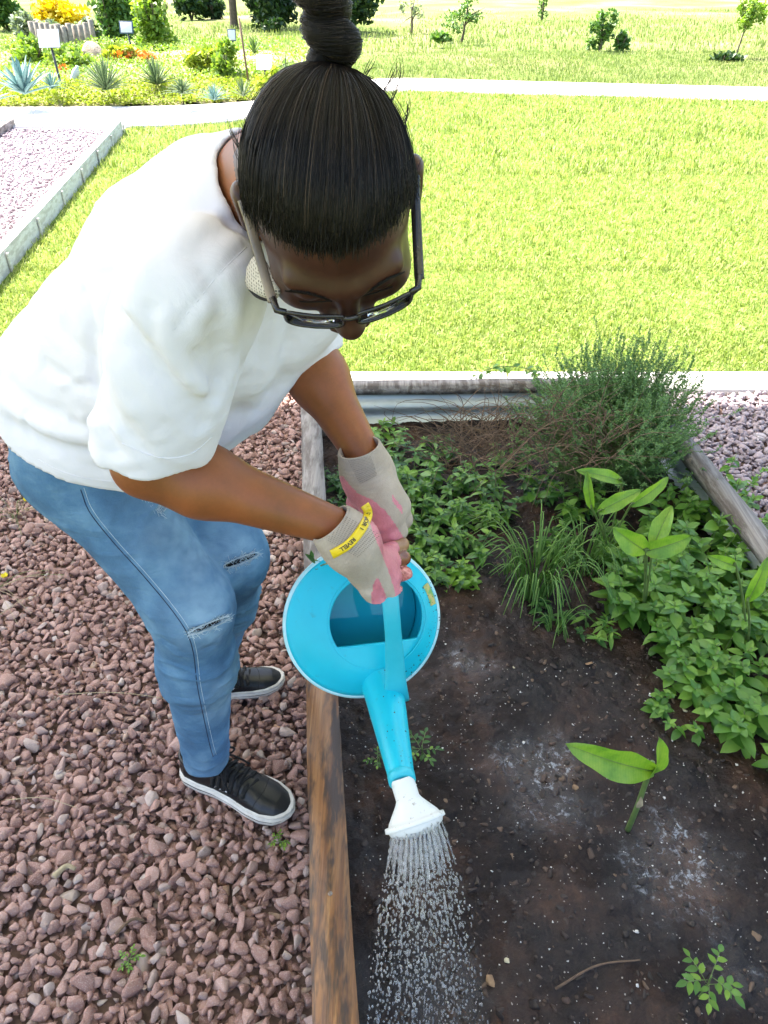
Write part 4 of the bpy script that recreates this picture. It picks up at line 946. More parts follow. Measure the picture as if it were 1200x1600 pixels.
# ================================================================== watering can
t = NT('can_plastic'); n1 = t.noise(9, 5); t.base(t.mix(t.ramp(t.noise(55, 6, .65), [(.62, (0, 0, 0)), (.78, (1, 1, 1))]), t.ramp(n1, [(.3, (.0, .43, .58)), (.7, (.005, .52, .67))]), (.02, .30, .38)))
t.set(Roughness=t.math('ADD', .26, t.math('MULTIPLY', n1, .2)), Specular_IOR_Level=.5, Subsurface_Weight=.05, Subsurface_Scale=.01); t.bump(t.noise(160, 4), .06, .001)
t = NT('strap_plastic'); t.base(t.ramp(t.noise(14, 5), [(.3, (.015, .42, .54)), (.7, (.05, .52, .65))])); t.set(Roughness=.35)
t = NT('rose_plastic'); t.base(t.mix(t.ramp(t.noise(130, 5, .7), [(.60, (0, 0, 0)), (.72, (1, 1, 1))]), (.70, .70, .69), (.25, .20, .15))); t.set(Roughness=.5)
t = NT('sticker'); t.base(t.ramp(t.noise(120, 4), [(.4, (.16, .36, .10)), (.6, (.50, .42, .14))])); t.set(Roughness=.5)
simple('rim_highlight_plastic', (.50, .72, .76), (.30, .62, .70), 30, .3)  # rim paler than the can: its highlight is put into the colour
simple('mud', (.03, .02, .014), None, 90, .6)
cN = nrm(np.array((.19, -.87, .455))); cf = nrm(np.array((.05, -.46, -.89))); cf = nrm(cf-cf@cN*cN); cs = np.cross(cN, cf)     # up, forward (spout), sideways
CC = at(567, 972, 1.25)
if cs[0] > 0: cs = -cs
cs = -cs if cs[0] < 0 else cs
cR = np.stack([cs, cf, cN])                                             # local: x right, y forward, z up
def cw(p): return np.asarray(p, float)@cR+CC
can = thing('watering_can', 'bright turquoise plastic watering can with a white rose, tipped over the bed by gloved hands', 'watering can', CC-cN*.2)
hand_ = 1 if np.linalg.det(cR) > 0 else -1
def cflip(P): return [p[:, ::-1] if hand_ < 0 else p for p in (P if isinstance(P, list) else [P])]
def cput(n_, V, P, m, par=None, sm=True): return put(n_, cw(V), cflip(P), m, par or can, sm)
R0 = .134
V, P = lathe([(0, -.195), (.070, -.195), (.078, -.192), (.083, -.180), (.108, -.06), (.124, -.012), (.1285, -.004), (.1255, -.004), (.121, -.012), (.105, -.06), (.080, -.178), (.075, -.188), (0, -.191)], 96); body_can = cput('body', V, P, 'can_plastic')
V, P = lathe([(.1265, -.004), (.1335, -.0045), (R0, -.001), (.1335, .002), (.130, .0035), (.1265, .0025)], 96); cput('rim_flange', V, P, 'rim_highlight_plastic')
# domed cover with a D-shaped filling hole
XC, YC, HR = .020, -.008, .079
def hole_r(a):      # D: round at the back, straight edge at the front
    ca, sa = np.cos(a), np.sin(a); yf = .040; r = np.full_like(a, HR)
    return np.where(sa > 0, np.minimum(HR, yf/np.maximum(sa, 1e-3)), HR)
na = 144; a = np.linspace(0, 2*np.pi, na, endpoint=False); hr = hole_r(a)
def cover_z(r_): return np.interp(r_, [0, .45, .62, .80, .93, 1.], [.0235, .0235, .0225, .0145, .0055, .002])
rows = []
hx, hy = XC+hr*np.cos(a), YC+hr*np.sin(a); ox, oy = .1285*np.cos(a), .1285*np.sin(a)
for f_ in (0, .0, .03, .10, .2, .32, .45, .58, .7, .82, .92, 1.):
    x_, y_ = hx+(ox-hx)*f_, hy+(oy-hy)*f_; px_ = (x_-XC*(1-np.hypot(x_, y_)/R0)); py_ = (y_-YC*.5*(1-np.hypot(x_, y_)/R0)); rn = np.hypot(px_, py_)/.1285
    z_ = cover_z(np.clip(rn, 0, 1)); rows.append(np.stack([x_, y_, z_], 1))
rows[0][:, 2] -= .006; V = np.concatenate(rows); i = np.arange(len(rows)-1)[:, None]*na; j = np.arange(na)[None]; j2 = (j+1) % na
cov = cput('cover', V, np.stack([i+j, i+na+j, i+na+j2, i+j2], -1).reshape(-1, 4), 'can_plastic'); mo = cov.modifiers.new('s', 'SOLIDIFY'); mo.thickness = .002; mo.offset = 0
# embossed ring on the cover, water inside
V, P = tube(np.array([(XC+(.0835)*math.cos(g), YC+.0835*math.sin(g), .0232) for g in np.linspace(0, 2*np.pi, 90)]), .0012, 6, False); cput('cover_ring', V, P, 'can_plastic')
t = NT('can_water'); t.base((.02, .50, .62)); t.set(Roughness=.03, IOR=1.33, Transmission_Weight=.35); t.bump(t.noise(18, 2), .15, .004)
an = np.linspace(0, 2*np.pi, 60, endpoint=False); V = np.vstack([[(0, 0, -.055)], np.stack([.103*np.cos(an), .103*np.sin(an), -.055+0*an], 1)]); 
tag(cput('water_inside', V, [np.array([[0, 1+i, 1+(i+1) % 60] for i in range(60)])], 'can_water'), 'pale turquoise water showing inside')
# spout
s0 = at(598, 1072, 1.262); s1 = at(628, 1218, 1.115); s2 = at(634, 1252, 1.10); sd = nrm(s1-s0)
path = spline([s0-.02*sd, s0, s0+(s1-s0)*.35+.0*cN, s0+(s1-s0)*.7, s1], 26)
V, P = tube(path, np.interp(np.linspace(0, 1, 26), [0, .16, .35, .7, 1], [.041, .0385, .033, .025, .0195]), 40, True); put('spout', V, P, 'can_plastic', can)
V, P = tube([s1-sd*.010, s1-sd*.008, s1+sd*.004, s1+sd*.005], [.0185, .0210, .0205, .017], 40); put('spout_collar', V, P, 'strap_plastic', can)
tp_ = path[4:24]+cN*np.interp(np.linspace(0, 1, 20), [0, 1], [.034, .0205])[:, None]*.0
# rose: neck, flaring fan and perforated face
r0 = s1-sd*.002; r1 = at(650, 1290, 1.095); rd = nrm(r1-r0); side_ = nrm(np.cross(rd, cU)); wd = nrm(np.array((1, .05, -.02))-np.array((1, .05, -.02))@rd*rd); td = np.cross(rd, wd)
def oval(c_, w_, h_, k=48): g = np.linspace(0, 2*np.pi, k, endpoint=False); return c_+w_*np.cos(g)[:, None]*wd+h_*np.sin(g)[:, None]*td
Lr = np.linalg.norm(r1-r0)
secs = [(0, .0175, .0175), (.15, .0180, .0180), (.42, .0180, .0178), (.50, .021, .019), (.80, .0375, .0245), (.87, .0400, .026), (.875, .0455, .029), (.97, .0465, .030), (.985, .0445, .0285)]
def loft(secs_, k=48):
    V = np.concatenate([oval(r0+rd*Lr*s_, w_, h_, k) for s_, w_, h_ in secs_]); i = np.arange(len(secs_)-1)[:, None]*k; j = np.arange(k)[None]; j2 = (j+1) % k; return V, [np.stack([i+j, i+k+j, i+k+j2, i+j2], -1).reshape(-1, 4), (np.arange(k)+(len(secs_)-1)*k)[None][:, ::-1]]
V, P = loft(secs); rose = put('rose', V, P, 'rose_plastic', can)
V, P = loft([(.98, .0425, .0270), (1.06, .040, .0250), (1.15, .031, .019), (1.21, .018, .011), (1.23, .004, .003)]); face_ = put('rose_face', V, P, 'rose_plastic', rose)
B = Batch(); jets = []
for kx in range(-6, 7):
    for ky in range(-3, 4):
        fx, fy = kx/6.6+.04*(ky % 2), ky/3.7
        if fx*fx+fy*fy > .92: continue
        q = 1-.85*(fx*fx+fy*fy); c_ = r0+rd*Lr*(.985+.235*q)+wd*.041*fx+td*.026*fy; V, P = tube([c_-rd*.002, c_+rd*.0012], .0011, 8); B.add(V, P); jets.append((c_, fx, fy))
B.build('rose_nozzles', 'rose_plastic', rose, kind='stuff')
# strap handle
strap_px = [(619, 1095, 1.245), (618, 1060, 1.200), (615, 1000, 1.145), (611, 950, 1.115), (606, 890, 1.105), (603, 840, 1.115), (594, 806, 1.14), (576, 791, 1.18), (556, 797, 1.23), (545, 830, 1.30), (545, 880, 1.38), (552, 930, 1.43)]
sp_ = spline([at(*p) for p in strap_px], 70); T_ = nrm(np.gradient(sp_, axis=0)); wdir = nrm(np.array((1, .10, .02))-(T_@np.array((1, .10, .02)))[:, None]*T_); ndir = np.cross(T_, wdir)
prof = []; 
for g in np.linspace(0, 2*np.pi, 20, endpoint=False): ca, sa = math.cos(g), math.sin(g); prof.append((np.sign(ca)*abs(ca)**.55, np.sign(sa)*abs(sa)**.8))
ws = np.interp(np.linspace(0, 1, 70), [0, .1, .2, .5, .62, 1], [.0225, .0160, .0128, .0128, .0175, .0150]); V = np.concatenate([[sp_[i]+wdir[i]*ws[i]*p+ndir[i]*.0042*q for p, q in prof] for i in range(70)]); k = 20
i = np.arange(69)[:, None]*k; j = np.arange(k)[None]; j2 = (j+1) % k
hd = put('handle', V, [np.stack([i+j, i+j2, i+k+j2, i+k+j], -1).reshape(-1, 4), np.array([np.arange(k)[::-1], 69*k+np.arange(k)])], 'strap_plastic', can)
# mud specks, worn sticker
B = Batch(); 
for _ in range(150):
    a_ = random.uniform(-.5, 1.9); rr_ = random.uniform(.106, .128); c_ = (rr_*math.cos(a_)+.004, rr_*math.sin(a_), 0); z_ = cover_z(np.hypot(c_[0]-XC*.4, c_[1])/.1285)+.0005
    s_ = .0009*math.exp(random.gauss(-.4, .4)); V, P = lathe([(s_, 0), (s_*.7, s_*.35), (0.0001, s_*.45)], 7); B.add(cw(V+np.array((c_[0], c_[1], z_))), P)
for _ in range(60):
    u_ = random.uniform(.05, .95); i_ = int(u_*25); g = random.uniform(-1.2, 1.2); T1, N1, B1 = frame_along(path); r_ = np.interp(u_, [0, .16, .35, .7, 1], [.046, .040, .033, .025, .0195]); d_ = nrm(math.cos(g)*nrm(cN-cN@sd*sd)+math.sin(g)*np.cross(sd, cN)); s_ = .0008*math.exp(random.gauss(-.2, .5)); V, P = lathe([(s_, -s_), (s_, s_*.2), (0.0001, s_*.5)], 6); B.add(path[i_]+d_*(r_+.0002)+V, P)
B.build('mud_specks', 'mud', can, kind='stuff')
g = np.linspace(-.16, .16, 12)-.30*0; sa0 = math.atan2(-.052, .11)+.12; VV = []
for z_ in (-.003, -.015, -.028):
    for g_ in g: rr_ = np.interp(z_, [-.06, -.012], [.120, .127])+.0014; VV.append((rr_*math.cos(sa0+g_), rr_*math.sin(sa0+g_), z_))
i = (np.arange(2)[:, None]*12+np.arange(11)[None]).ravel(); 
VV = []
for r_ in (.1170, .1225, .1275):
    for g_ in g: VV.append((r_*math.cos(sa0+g_), r_*math.sin(sa0+g_), np.interp(r_, [.1, .1195, .1285], [.0155, .0075, .0035])+.0018))
cput('sticker', np.array(VV), [np.stack([i, i+1, i+13, i+12], 1)[:, ::-1]], 'sticker')

# ================================================================== gloves
t = NT('glove_knit'); 
kn_ = t.noise(1, 3, .5, t.scaled((700, 700, 240), (.4, .5, .6))); t.base(t.mix(t.math('MULTIPLY', kn_, .4), t.ramp(t.noise(30, 4), [(.3, (.40, .33, .27)), (.7, (.50, .425, .36))]), (.22, .17, .135))); t.set(Roughness=.92, Specular_IOR_Level=.15); t.bump(kn_, .5, .0012)
t = NT('glove_latex'); n1 = t.noise(40, 5); t.base(t.ramp(n1, [(.3, (.50, .15, .19)), (.7, (.64, .22, .28))])); t.set(Roughness=.33); t.bump(t.noise(140, 7, .65, dist=.8), .6, .004)
t = NT('glove_wet'); n1 = t.noise(130, 5); t.base(t.ramp(n1, [(.35, (.20, .045, .035)), (.5, (.52, .16, .15)), (.7, (.72, .32, .30))])); t.set(Roughness=.15); t.bump(t.noise(260, 6, .6), .7, .004)
simple('finger_brown', (.22, .085, .04), (.13, .045, .025), 90, .2, .3, 300)
simple('finger_tan', (.34, .19, .10), (.25, .13, .07), 90, .35, .3, 300)
simple('band_yellow', (.80, .58, .015), (.74, .52, .012), 40, .35)
simple('print_dark', (.03, .025, .02), None, 40, .6)
simple('knit_thread', (.16, .13, .11), (.22, .18, .15), 200, .9)
def chain(P, pts, r0_, r1_, k=.006):
    d = None; n = len(pts)-1
    for i in range(n):
        a_ = r0_+(r1_-r0_)*i/n; b_ = r0_+(r1_-r0_)*(i+1)/n; e = cap_(P, pts[i], pts[i+1], a_, b_); d = e if d is None else smin(d, e, k)
    return d
def glove_parts(spec, name_):
    """spec: wrist, cuff start, knuckle line, fingers (lists of points), thumb; returns sdf"""
    def f(P):
        W, K = spec['w'], spec['k']
        cuff = cap_(P, spec['c'], W, spec['cr']+.0012, .0315); palm = None
        for a_, b_, ra, rb in spec['palm']:
            e = cap_(P, a_, b_, ra, rb); palm = e if palm is None else smin(palm, e, .022)
        d = smin(cuff, palm, .03)
        for pts, ra, rb in spec['fingers']: d = smin(d, chain(P, pts, ra, rb), .0032)
        u = nrm(spec['c']-W); d = smax(d, ((P-spec['c'].astype(f32))@u.astype(f32)), .002); d = smax(d, -cap_(P, spec['c']-.012*u, spec['c']+.1*u, spec['cr']-.003, spec['cr']+.01), .002)
        q = P@u.astype(f32); d = d-.0005*np.sin(q*1100)*np.clip(1-np.abs((P-spec['c'].astype(f32))@u.astype(f32)+.030)/.034, 0, 1)
        return d
    return f
# right (near) glove: back of the hand to the camera, fingers closing round the strap
H = {}
H['c'] = at(517, 818, .985); H['w'] = at(549, 850, 1.00); H['cr'] = .0305
kn = [at(609, 858, 1.078), at(611, 878, 1.068), at(613, 901, 1.060), at(612, 927, 1.056)]    # little .. index knuckles
H['k'] = kn[2]
H['palm'] = [(H['w'], at(577, 876, 1.050), .0285, .0190), (H['w'], at(579, 897, 1.040), .0285, .0195), (H['w'], at(584, 915, 1.045), .0255, .0170)] + [(at(574, 882, 1.048), k_, .0200, .0098) for k_ in kn]
H['fingers'] = [([kn[0], at(628, 851, 1.098), at(629, 850, 1.118), at(612, 851, 1.132)], .0098, .0082), ([kn[1], at(630, 872, 1.090), at(631, 873, 1.118), at(610, 874, 1.132)], .0104, .0090),
                ([kn[2], at(632, 897, 1.082), at(633, 899, 1.112), at(610, 898, 1.130)], .0108, .0094), ([kn[3], at(636, 927, 1.078), at(636, 936, 1.108), at(610, 932, 1.128)], .0116, .0100),
                ([at(564, 884, 1.03), at(578, 920, 1.036), at(590, 941, 1.048), at(598, 948, 1.072)], .0150, .0115)]
fR = glove_parts(H, 'r')
GLN = hv = nrm(at(590, 890, 1.05)-CAM)
def colour_glove(f, lo__, hi__, rule, par, names, h=.0022):
    V, Q = sdf_mesh(f, lo__, hi__, h); c = V[Q].mean(1); lab = rule(c, grad(f, c, .0015)); out = []
    for i_, (nm, m) in enumerate(names):
        k_ = lab == i_
        if k_.any(): v_, q_ = submesh(V, Q, k_); out.append(put(nm, v_, q_, m, par))
    return out
def ruleR(c, n):
    x, y = pixels(c); lab = np.zeros(len(c), int); dl = np.array(1.)
    bd = np.interp(y, [780, 810, 830, 860, 890, 920, 960], [600, 576, 582, 594, 606, 616, 622]); 
    lab[(n@GLN > .35) | (x > bd)] = 1
    thumb = (c-at(584, 925, 1.055)); tt = cap_(c.astype(f32), at(588, 915, 1.03), at(600, 955, 1.06), .0125); lab[(x > np.interp(y, [900, 915, 940, 960], [590, 582, 580, 588])) & (x < np.interp(y, [900, 925, 960], [590, 601, 612])) & (y > 904)] = 1
    c_ = c.astype(f32); fd = np.stack([np.minimum(cap_(c_, p[1], p[2], ra), np.minimum(cap_(c_, p[2], p[3], rb), cap_(c_, (p[0]*.35+p[1]*.65), p[1], ra))) for p, ra, rb in H['fingers'][:4]], 1)
    kf = fd.argmin(1); near_ = fd.min(1) < np.where(kf >= 2, .0040, .0022)
    for k_, l_ in ((0, 4), (1, 3), (2, 2), (3, 2)): lab[near_ & (kf == k_)] = l_
    return lab
NM = [('knit', 'glove_knit'), ('palm_coating', 'glove_latex'), ('wet_coating', 'glove_wet'), ('muddy_fingertip', 'finger_brown'), ('tan_fingertip', 'finger_tan')]
def glove_obj(label): g_ = bpy.data.objects.new('glove', None); C.objects.link(g_); g_.parent = pers; g_['label'] = label; return g_
gR = glove_obj('near grey knitted glove with pink coating and a yellow band at the wrist')
colour_glove(fR, H['c']-.12, H['c']+.17, ruleR, gR, NM)
# left (far) glove
K = {}
K['c'] = at(561, 700, 1.090); K['w'] = at(575, 742, 1.115); K['cr'] = .0310
kl = [at(592, 818, 1.100), at(603, 815, 1.092), at(617, 806, 1.095), at(627, 790, 1.11)]
K['k'] = kl[1]
K['palm'] = [(K['w'], at(585, 785, 1.105), .031, .022), (K['w'], at(600, 775, 1.11), .030, .024), (K['w'], at(566, 775, 1.125), .025, .016)]+[(at(597, 782, 1.10), k_, .022, .0125) for k_ in kl]
K['fingers'] = [([kl[0], at(604, 838, 1.105), at(606, 840, 1.13), at(590, 832, 1.15)], .0120, .0095), ([kl[1], at(614, 838, 1.10), at(617, 842, 1.125), at(600, 838, 1.15)], .0125, .010), ([kl[2], at(624, 830, 1.105), at(625, 834, 1.13), at(606, 830, 1.155)], .0125, .010), ([kl[3], at(632, 812, 1.12), at(630, 822, 1.15), at(610, 822, 1.165)], .0125, .010),
                ([at(566, 770, 1.125), at(556, 785, 1.15), at(558, 798, 1.17), at(572, 800, 1.185)], .0150, .0110)]
fL = glove_parts(K, 'l')
def ruleL(c, n):
    x, y = pixels(c); lab = np.zeros(len(c), int); bd = np.interp(x, [536, 545, 560, 580, 600, 615, 632], [744, 756, 772, 780, 796, 815, 842])
    lab[(y > bd) | ((n@GLN > .45) & (y > 755))] = 1; lab[(x > 613) & (x < 629) & (np.abs(y-(778+(x-613)*1.3)) < 5) & (n@GLN < 0)] = 1
    return lab
gL = glove_obj('far grey knitted glove with pink coating')
colour_glove(fL, K['c']-.12, K['c']+.18, ruleL, gL, NM)
# knitted ribs on the cuffs, cuff edge
for sp_c, f_, g_, pxs in ((H, fR, gR, [(515, 790, 525, 800, 560, 838)]), (K, fL, gL, [(548, 712, 560, 752, 562, 757)])):
    u = nrm(sp_c['c']-sp_c['w']); a1 = nrm(np.cross(u, (0, 0, 1))); a2 = np.cross(u, a1); pts = []
    for g in np.linspace(0, 2*np.pi, 50): pts.append(sp_c['c']-.001*u+sp_c['cr']*(math.cos(g)*a1+math.sin(g)*a2))
    V, P = tube(project_(f_, np.array(pts), .001, 3), .0019, 6, False); put('cuff_edge', V, P, 'glove_knit', g_)
for f_, g_, (ax0, ay0, bx0, by0, cx0, cy0, dx0, dy0) in ((fR, gR, (526, 797, 510, 845, 596, 835, 558, 872)), (fL, gL, (541, 716, 580, 712, 562, 757, 590, 742))):
    u_, v_ = np.meshgrid(np.linspace(.03, .97, 15), np.linspace(.04, .96, 17)); u_, v_ = u_.ravel(), v_.ravel(); pts = []
    for e_ in (0, .030): 
        uu = u_+e_; X = (1-uu)*((1-v_)*ax0+v_*bx0)+uu*((1-v_)*cx0+v_*dx0); Y = (1-uu)*((1-v_)*ay0+v_*by0)+uu*((1-v_)*cy0+v_*dy0); pts.append(ray(f_, X, Y, .6)[0]-.0002*GLN)
    B = Batch()
    for p_, q_ in zip(*pts): 
        if np.linalg.norm(p_-q_) < .006: B.add(*tube(np.array([p_, q_]), .00045, 4))
    B.build('knit_stitches', 'knit_thread', g_, kind='stuff')
# yellow wristband with its print
bpx = spline([(517, 867), (525, 863), (536, 857), (548, 848), (560, 834), (569, 820), (575, 806), (574, 796), (569, 788)], 40); seg = np.r_[0, np.cumsum(np.linalg.norm(np.diff(bpx, axis=0), axis=1))]; bt_ = nrm(np.gradient(bpx, axis=0)); bnn = np.stack([bt_[:, 1], -bt_[:, 0]], 1)
def onband(s_, w_, o_):          # s: length along the band in picture units, w: across, o: off the knit
    x_ = np.interp(s_, seg, bpx[:, 0])+w_*np.interp(s_, seg, bnn[:, 0]); y_ = np.interp(s_, seg, bpx[:, 1])+w_*np.interp(s_, seg, bnn[:, 1])
    p, _h = ray(fR, x_, y_, .6); return p-o_*GLN
edge = [onband(seg, np.full(40, w_), o_) for w_, o_ in ((-7.2, .0008), (-7.2, .0022), (-2.5, .0026), (2.5, .0026), (7.2, .0022), (7.2, .0008))]
edge = [np.stack([np.convolve(np.r_[e[0, d_]*np.ones(2), e[:, d_], e[-1, d_]*np.ones(2)], np.ones(5)/5, 'valid') for d_ in range(3)], 1) for e in edge]
lim = np.linalg.norm(edge[2]-edge[3], axis=1) < .02; V = np.stack(edge, 1)[lim].reshape(-1, 3); nb_ = int(lim.sum()); i = np.arange(nb_-1)[:, None]*6; j = np.arange(6)[None]; j2 = (j+1) % 6
wb = put('wristband', V, np.stack([i+j, i+j2, i+6+j2, i+6+j], -1).reshape(-1, 4), 'band_yellow', gR, False)
for txt, s0_ in (('NIOR 1', 77.), ('REVELL', 31.)):
    tx, tq = text_np(txt, 9.2); VV = onband(s0_-tx[:, 0]*1.0, -tx[:, 1]*1.0, .0033); put('wristband_lettering', VV, tq, 'print_dark', wb, False)

# ================================================================== water
t = NT('water_drop'); t.base((1, 1, 1)); t.set(Roughness=.0, IOR=1.33, Transmission_Weight=.92)
bm = bmesh.new(); bmesh.ops.create_icosphere(bm, subdivisions=2, radius=1); dV, dP = bm_np(bm)
B = Batch(); Ms, Ts = [], []
g_ = np.array((0, 0, -9.81))
for c_, fx, fy in jets:
    v0 = nrm(rd+.34*fx*wd+.13*fy*td+np.array((-.24, 0, 0)))*.95
    for k_ in range(46):
        tt = (k_+random.random())/46*.30; p = c_+v0*tt+.5*g_*tt*tt+rng.normal(0, .0010+.009*tt, 3); z_ = soil_z(np.array(p[0]), np.array(p[1]))
        if p[2] < z_: continue
        v_ = nrm(v0+g_*tt+rng.normal(0, .03, 3)); a1 = nrm(np.cross(v_, (1, .2, 0))); a2 = np.cross(v_, a1)
        r_ = random.choice((.0007, .0009, .0012, .0015))*(1.8 if random.random() < .04 else 1); st = random.uniform(1.0, 3.4) if tt > .02 else 4.5
        Ms.append(np.stack([a1*r_, a2*r_, v_*r_*st], 1)); Ts.append(p)
B.inst(dV, dP, np.array(Ms), np.array(Ts))
for c_, fx, fy in jets:       # unbroken jets next to the rose
    v0 = nrm(rd+.34*fx*wd+.13*fy*td+np.array((-.24, 0, 0)))*.95; tt = np.linspace(0, random.uniform(.03, .06), 8)[:, None]; V, P = tube(c_+v0*tt+.5*g_*tt*tt, .0009+.0002*np.sin(np.arange(8)*2), 6); B.add(V, P)
wo_ = B.build('water_spray', 'water_drop', None, kind='stuff'); tag(wo_, 'spray of water drops falling from the white rose', 'water')
# ================================================================== leaves and herbs
def leaf_t(L, W, curl=.25, fold_=.25, nx=4, tip=1.0, wav=0., base=.35):
    """leaf blade along +Y from the origin, face up; grid of quads with a midrib crease"""
    V = []; rows = nx+1
    for i in range(rows):
        u = i/nx; w = W*.5*(math.sin(math.pi*min(1, u**base if False else (u*.97+.03))**(.75 if tip > 1 else .9)))**.85; w = max(w, .02*W)
        if i == nx: w = .01*W
        y_ = L*u; z_ = -curl*L*u*u
        for s in (-1, -.5, 0, .5, 1): V.append((s*w, y_-.02*L*abs(s), z_+abs(s)*w*fold_-(.05*w*(abs(s) == .5))+wav*W*math.sin(u*9+s*2)*.1*abs(s)))
    V = np.array(V); i = (np.arange(nx)[:, None]*5+np.arange(4)[None]).ravel(); return V, np.stack([i, i+1, i+6, i+5], 1)
leafmat('mint_leaf', (.070, .185, .028), (.14, .30, .042), (.23, .40, .06), .38, .30, spec=.5)
leafmat('deep_leaf', (.035, .105, .026), (.060, .155, .034), (.10, .22, .045), .42, .28)
leafmat('fresh_leaf', (.12, .26, .030), (.19, .36, .04), (.28, .46, .06), .35, .35, spec=.5)
leafmat('thyme_leaf', (.085, .185, .055), (.13, .25, .08), (.20, .32, .11), .6, .3, vein=False)
leafmat('chive_leaf', (.09, .20, .035), (.14, .28, .055), (.22, .35, .085), .4, .25, vein=False)
simple('stem_green', (.16, .24, .06), (.10, .15, .04), 60, .5)
simple('stem_brown', (.17, .105, .065), (.09, .055, .035), 80, .8)
simple('straw', (.46, .38, .24), (.30, .23, .14), 80, .8)
t = NT('ginger_leaf'); wv = t.n('ShaderNodeTexWave', wave_type='BANDS', bands_direction='X'); wv.inputs['Scale'].default_value = 60; wv.inputs['Distortion'].default_value = .4; t.l(t.co, wv.inputs['Vector'])
col = t.mix(t.math('MULTIPLY', wv.outputs['Fac'], .14), t.ramp(t.noise(22, 5, .7), [(.3, (.10, .23, .028)), (.5, (.19, .34, .040)), (.75, (.30, .42, .06))]), (.09, .20, .02)); t.base(col); t.set(Roughness=.33, Specular_IOR_Level=.5); t.bump(wv.outputs['Fac'], .15, .001); t.translucent(t.mix(1., col, (1.5, 1.6, .5), 'MULTIPLY'), .35)
LM = {}
for nm, (L, W, c_, fo, m) in dict(mint=(.040, .024, .25, .22, 'mint_leaf'), mint_b=(.034, .021, .5, .3, 'mint_leaf'), mint_c=(.046, .025, .1, .12, 'mint_leaf'), deep=(.034, .016, .3, .25, 'deep_leaf'), deep_b=(.028, .014, .5, .2, 'deep_leaf'), lance=(.044, .014, .35, .3, 'mint_leaf'), fresh=(.034, .019, .3, .2, 'fresh_leaf'), fresh_b=(.026, .016, .1, .3, 'fresh_leaf')).items():
    V, Q = leaf_t(L, W, c_, fo, 4); LM[nm] = mesh('leaf', V, Q, m)
LTV = {k: (np.array([v.co[:] for v in me.vertices]), np.array([p.vertices[:] for p in me.polygons])) for k, me in LM.items()}
def herb(name, label, cat, px, py, h=.12, n_stem=6, spread=.05, pairs=5, kinds=('mint', 'mint_b', 'mint_c'), sc_=1., lean=(0, 0), group=None, z=SZ, loc=None, obj=True, stemm='stem_green', seed=None):
    """clump of upright stems with opposite leaf pairs and a rosette at each tip; every leaf its own object"""
    p = G(px, py, z) if loc is None else np.array(loc, float); p[2] = soil_z(np.array(p[0]), np.array(p[1])) if z == SZ else z
    th = thing(name, label, cat, p, group); S = Batch(); LB = Batch(); cnt = 0
    for s in range(n_stem):
        a = 6.28*s/n_stem+random.uniform(-.6, .6); r = spread*math.sqrt(random.random()); b = np.array((r*math.cos(a), r*math.sin(a), -.01)); hh = h*random.uniform(.65, 1.1); ln = np.array((math.cos(a)*.35+lean[0], math.sin(a)*.35+lean[1], 1.))*hh
        pts = spline([b, b+ln*.5*[.8, .8, 1.05], b+ln], 9); V, P = tube(pts, np.linspace(.0019, .0011, 9)*sc_, 5); S.add(V, P)
        az = random.uniform(0, 6.28)
        for k in range(pairs):
            u = .25+.75*(k+.6)/pairs; q = pts[min(8, int(u*8))]; az += math.pi/2+random.uniform(-.3, .3); tip_ = k == pairs-1
            for m_ in range(2 if not tip_ else 5):
                aa = az+(math.pi*m_ if not tip_ else 1.257*m_)+random.uniform(-.25, .25); s_ = sc_*random.uniform(.75, 1.15)*(1 if not tip_ else random.uniform(.45, .8))*(1.05-.25*abs(u-.6)); tilt = random.uniform(-.25, .35) if not tip_ else random.uniform(.2, .8)
                kd = random.choice(kinds)
                if obj and cnt < 290: link('leaf', LM[kd], th, q, (tilt, random.uniform(-.35, .35), aa-math.pi/2), s_); cnt += 1
                else: LB.inst(*LTV[kd], rotmats([aa-math.pi/2], [tilt], np.array([random.uniform(-.3, .3)]), np.array([s_])), q[None])
    S.build('stem', stemm, th, world=False)
    if LB.n: LB.build('foliage', LM[kinds[0]].materials[0].name, th, kind='stuff', world=False)
    return th
MG = 'mint plants crowding the right side of the bed'
mint_px = [(1120, 905, .15, 8, .07), (1175, 960, .15, 8, .06), (1060, 930, .14, 7, .07), (1100, 1000, .13, 7, .06), (1180, 1060, .14, 7, .06), (1130, 1085, .10, 5, .04), (1010, 880, .13, 6, .06), (1165, 880, .15, 6, .05), (1090, 850, .16, 7, .06), (1150, 830, .14, 6, .05), (1050, 850, .15, 6, .05)]
mlab = ['mint clump in the middle of the right-hand mint patch', 'tall mint clump against the right edge of the picture', 'mint clump just right of the pair of broad green leaves', 'mint clump over bare soil, left front of the mint patch', 'mint clump lowest at the right edge above the sprouting shoot', 'small mint plant trailing over soil below the mint patch',
    'mint clump left of the mint patch beside the onion-like grass', 'mint clump beside the metal rail at the right edge', 'mint clump behind the broad green leaves', 'mint clump spilling over the right rail', 'mint clump under the grey-green bush']
mint_px += [(1150, 800, .14, 7, .05), (1180, 860, .15, 7, .05), (1100, 735, .11, 6, .05), (985, 905, .13, 8, .05), (1030, 905, .13, 8, .05), (1035, 790, .13, 8, .06), (1085, 770, .13, 8, .06), (1135, 770, .12, 7, .05), (1000, 925, .11, 8, .05), (1140, 945, .15, 8, .06), (1060, 985, .10, 7, .05), (1185, 1130, .11, 6, .05), (1085, 1035, .10, 6, .05)]
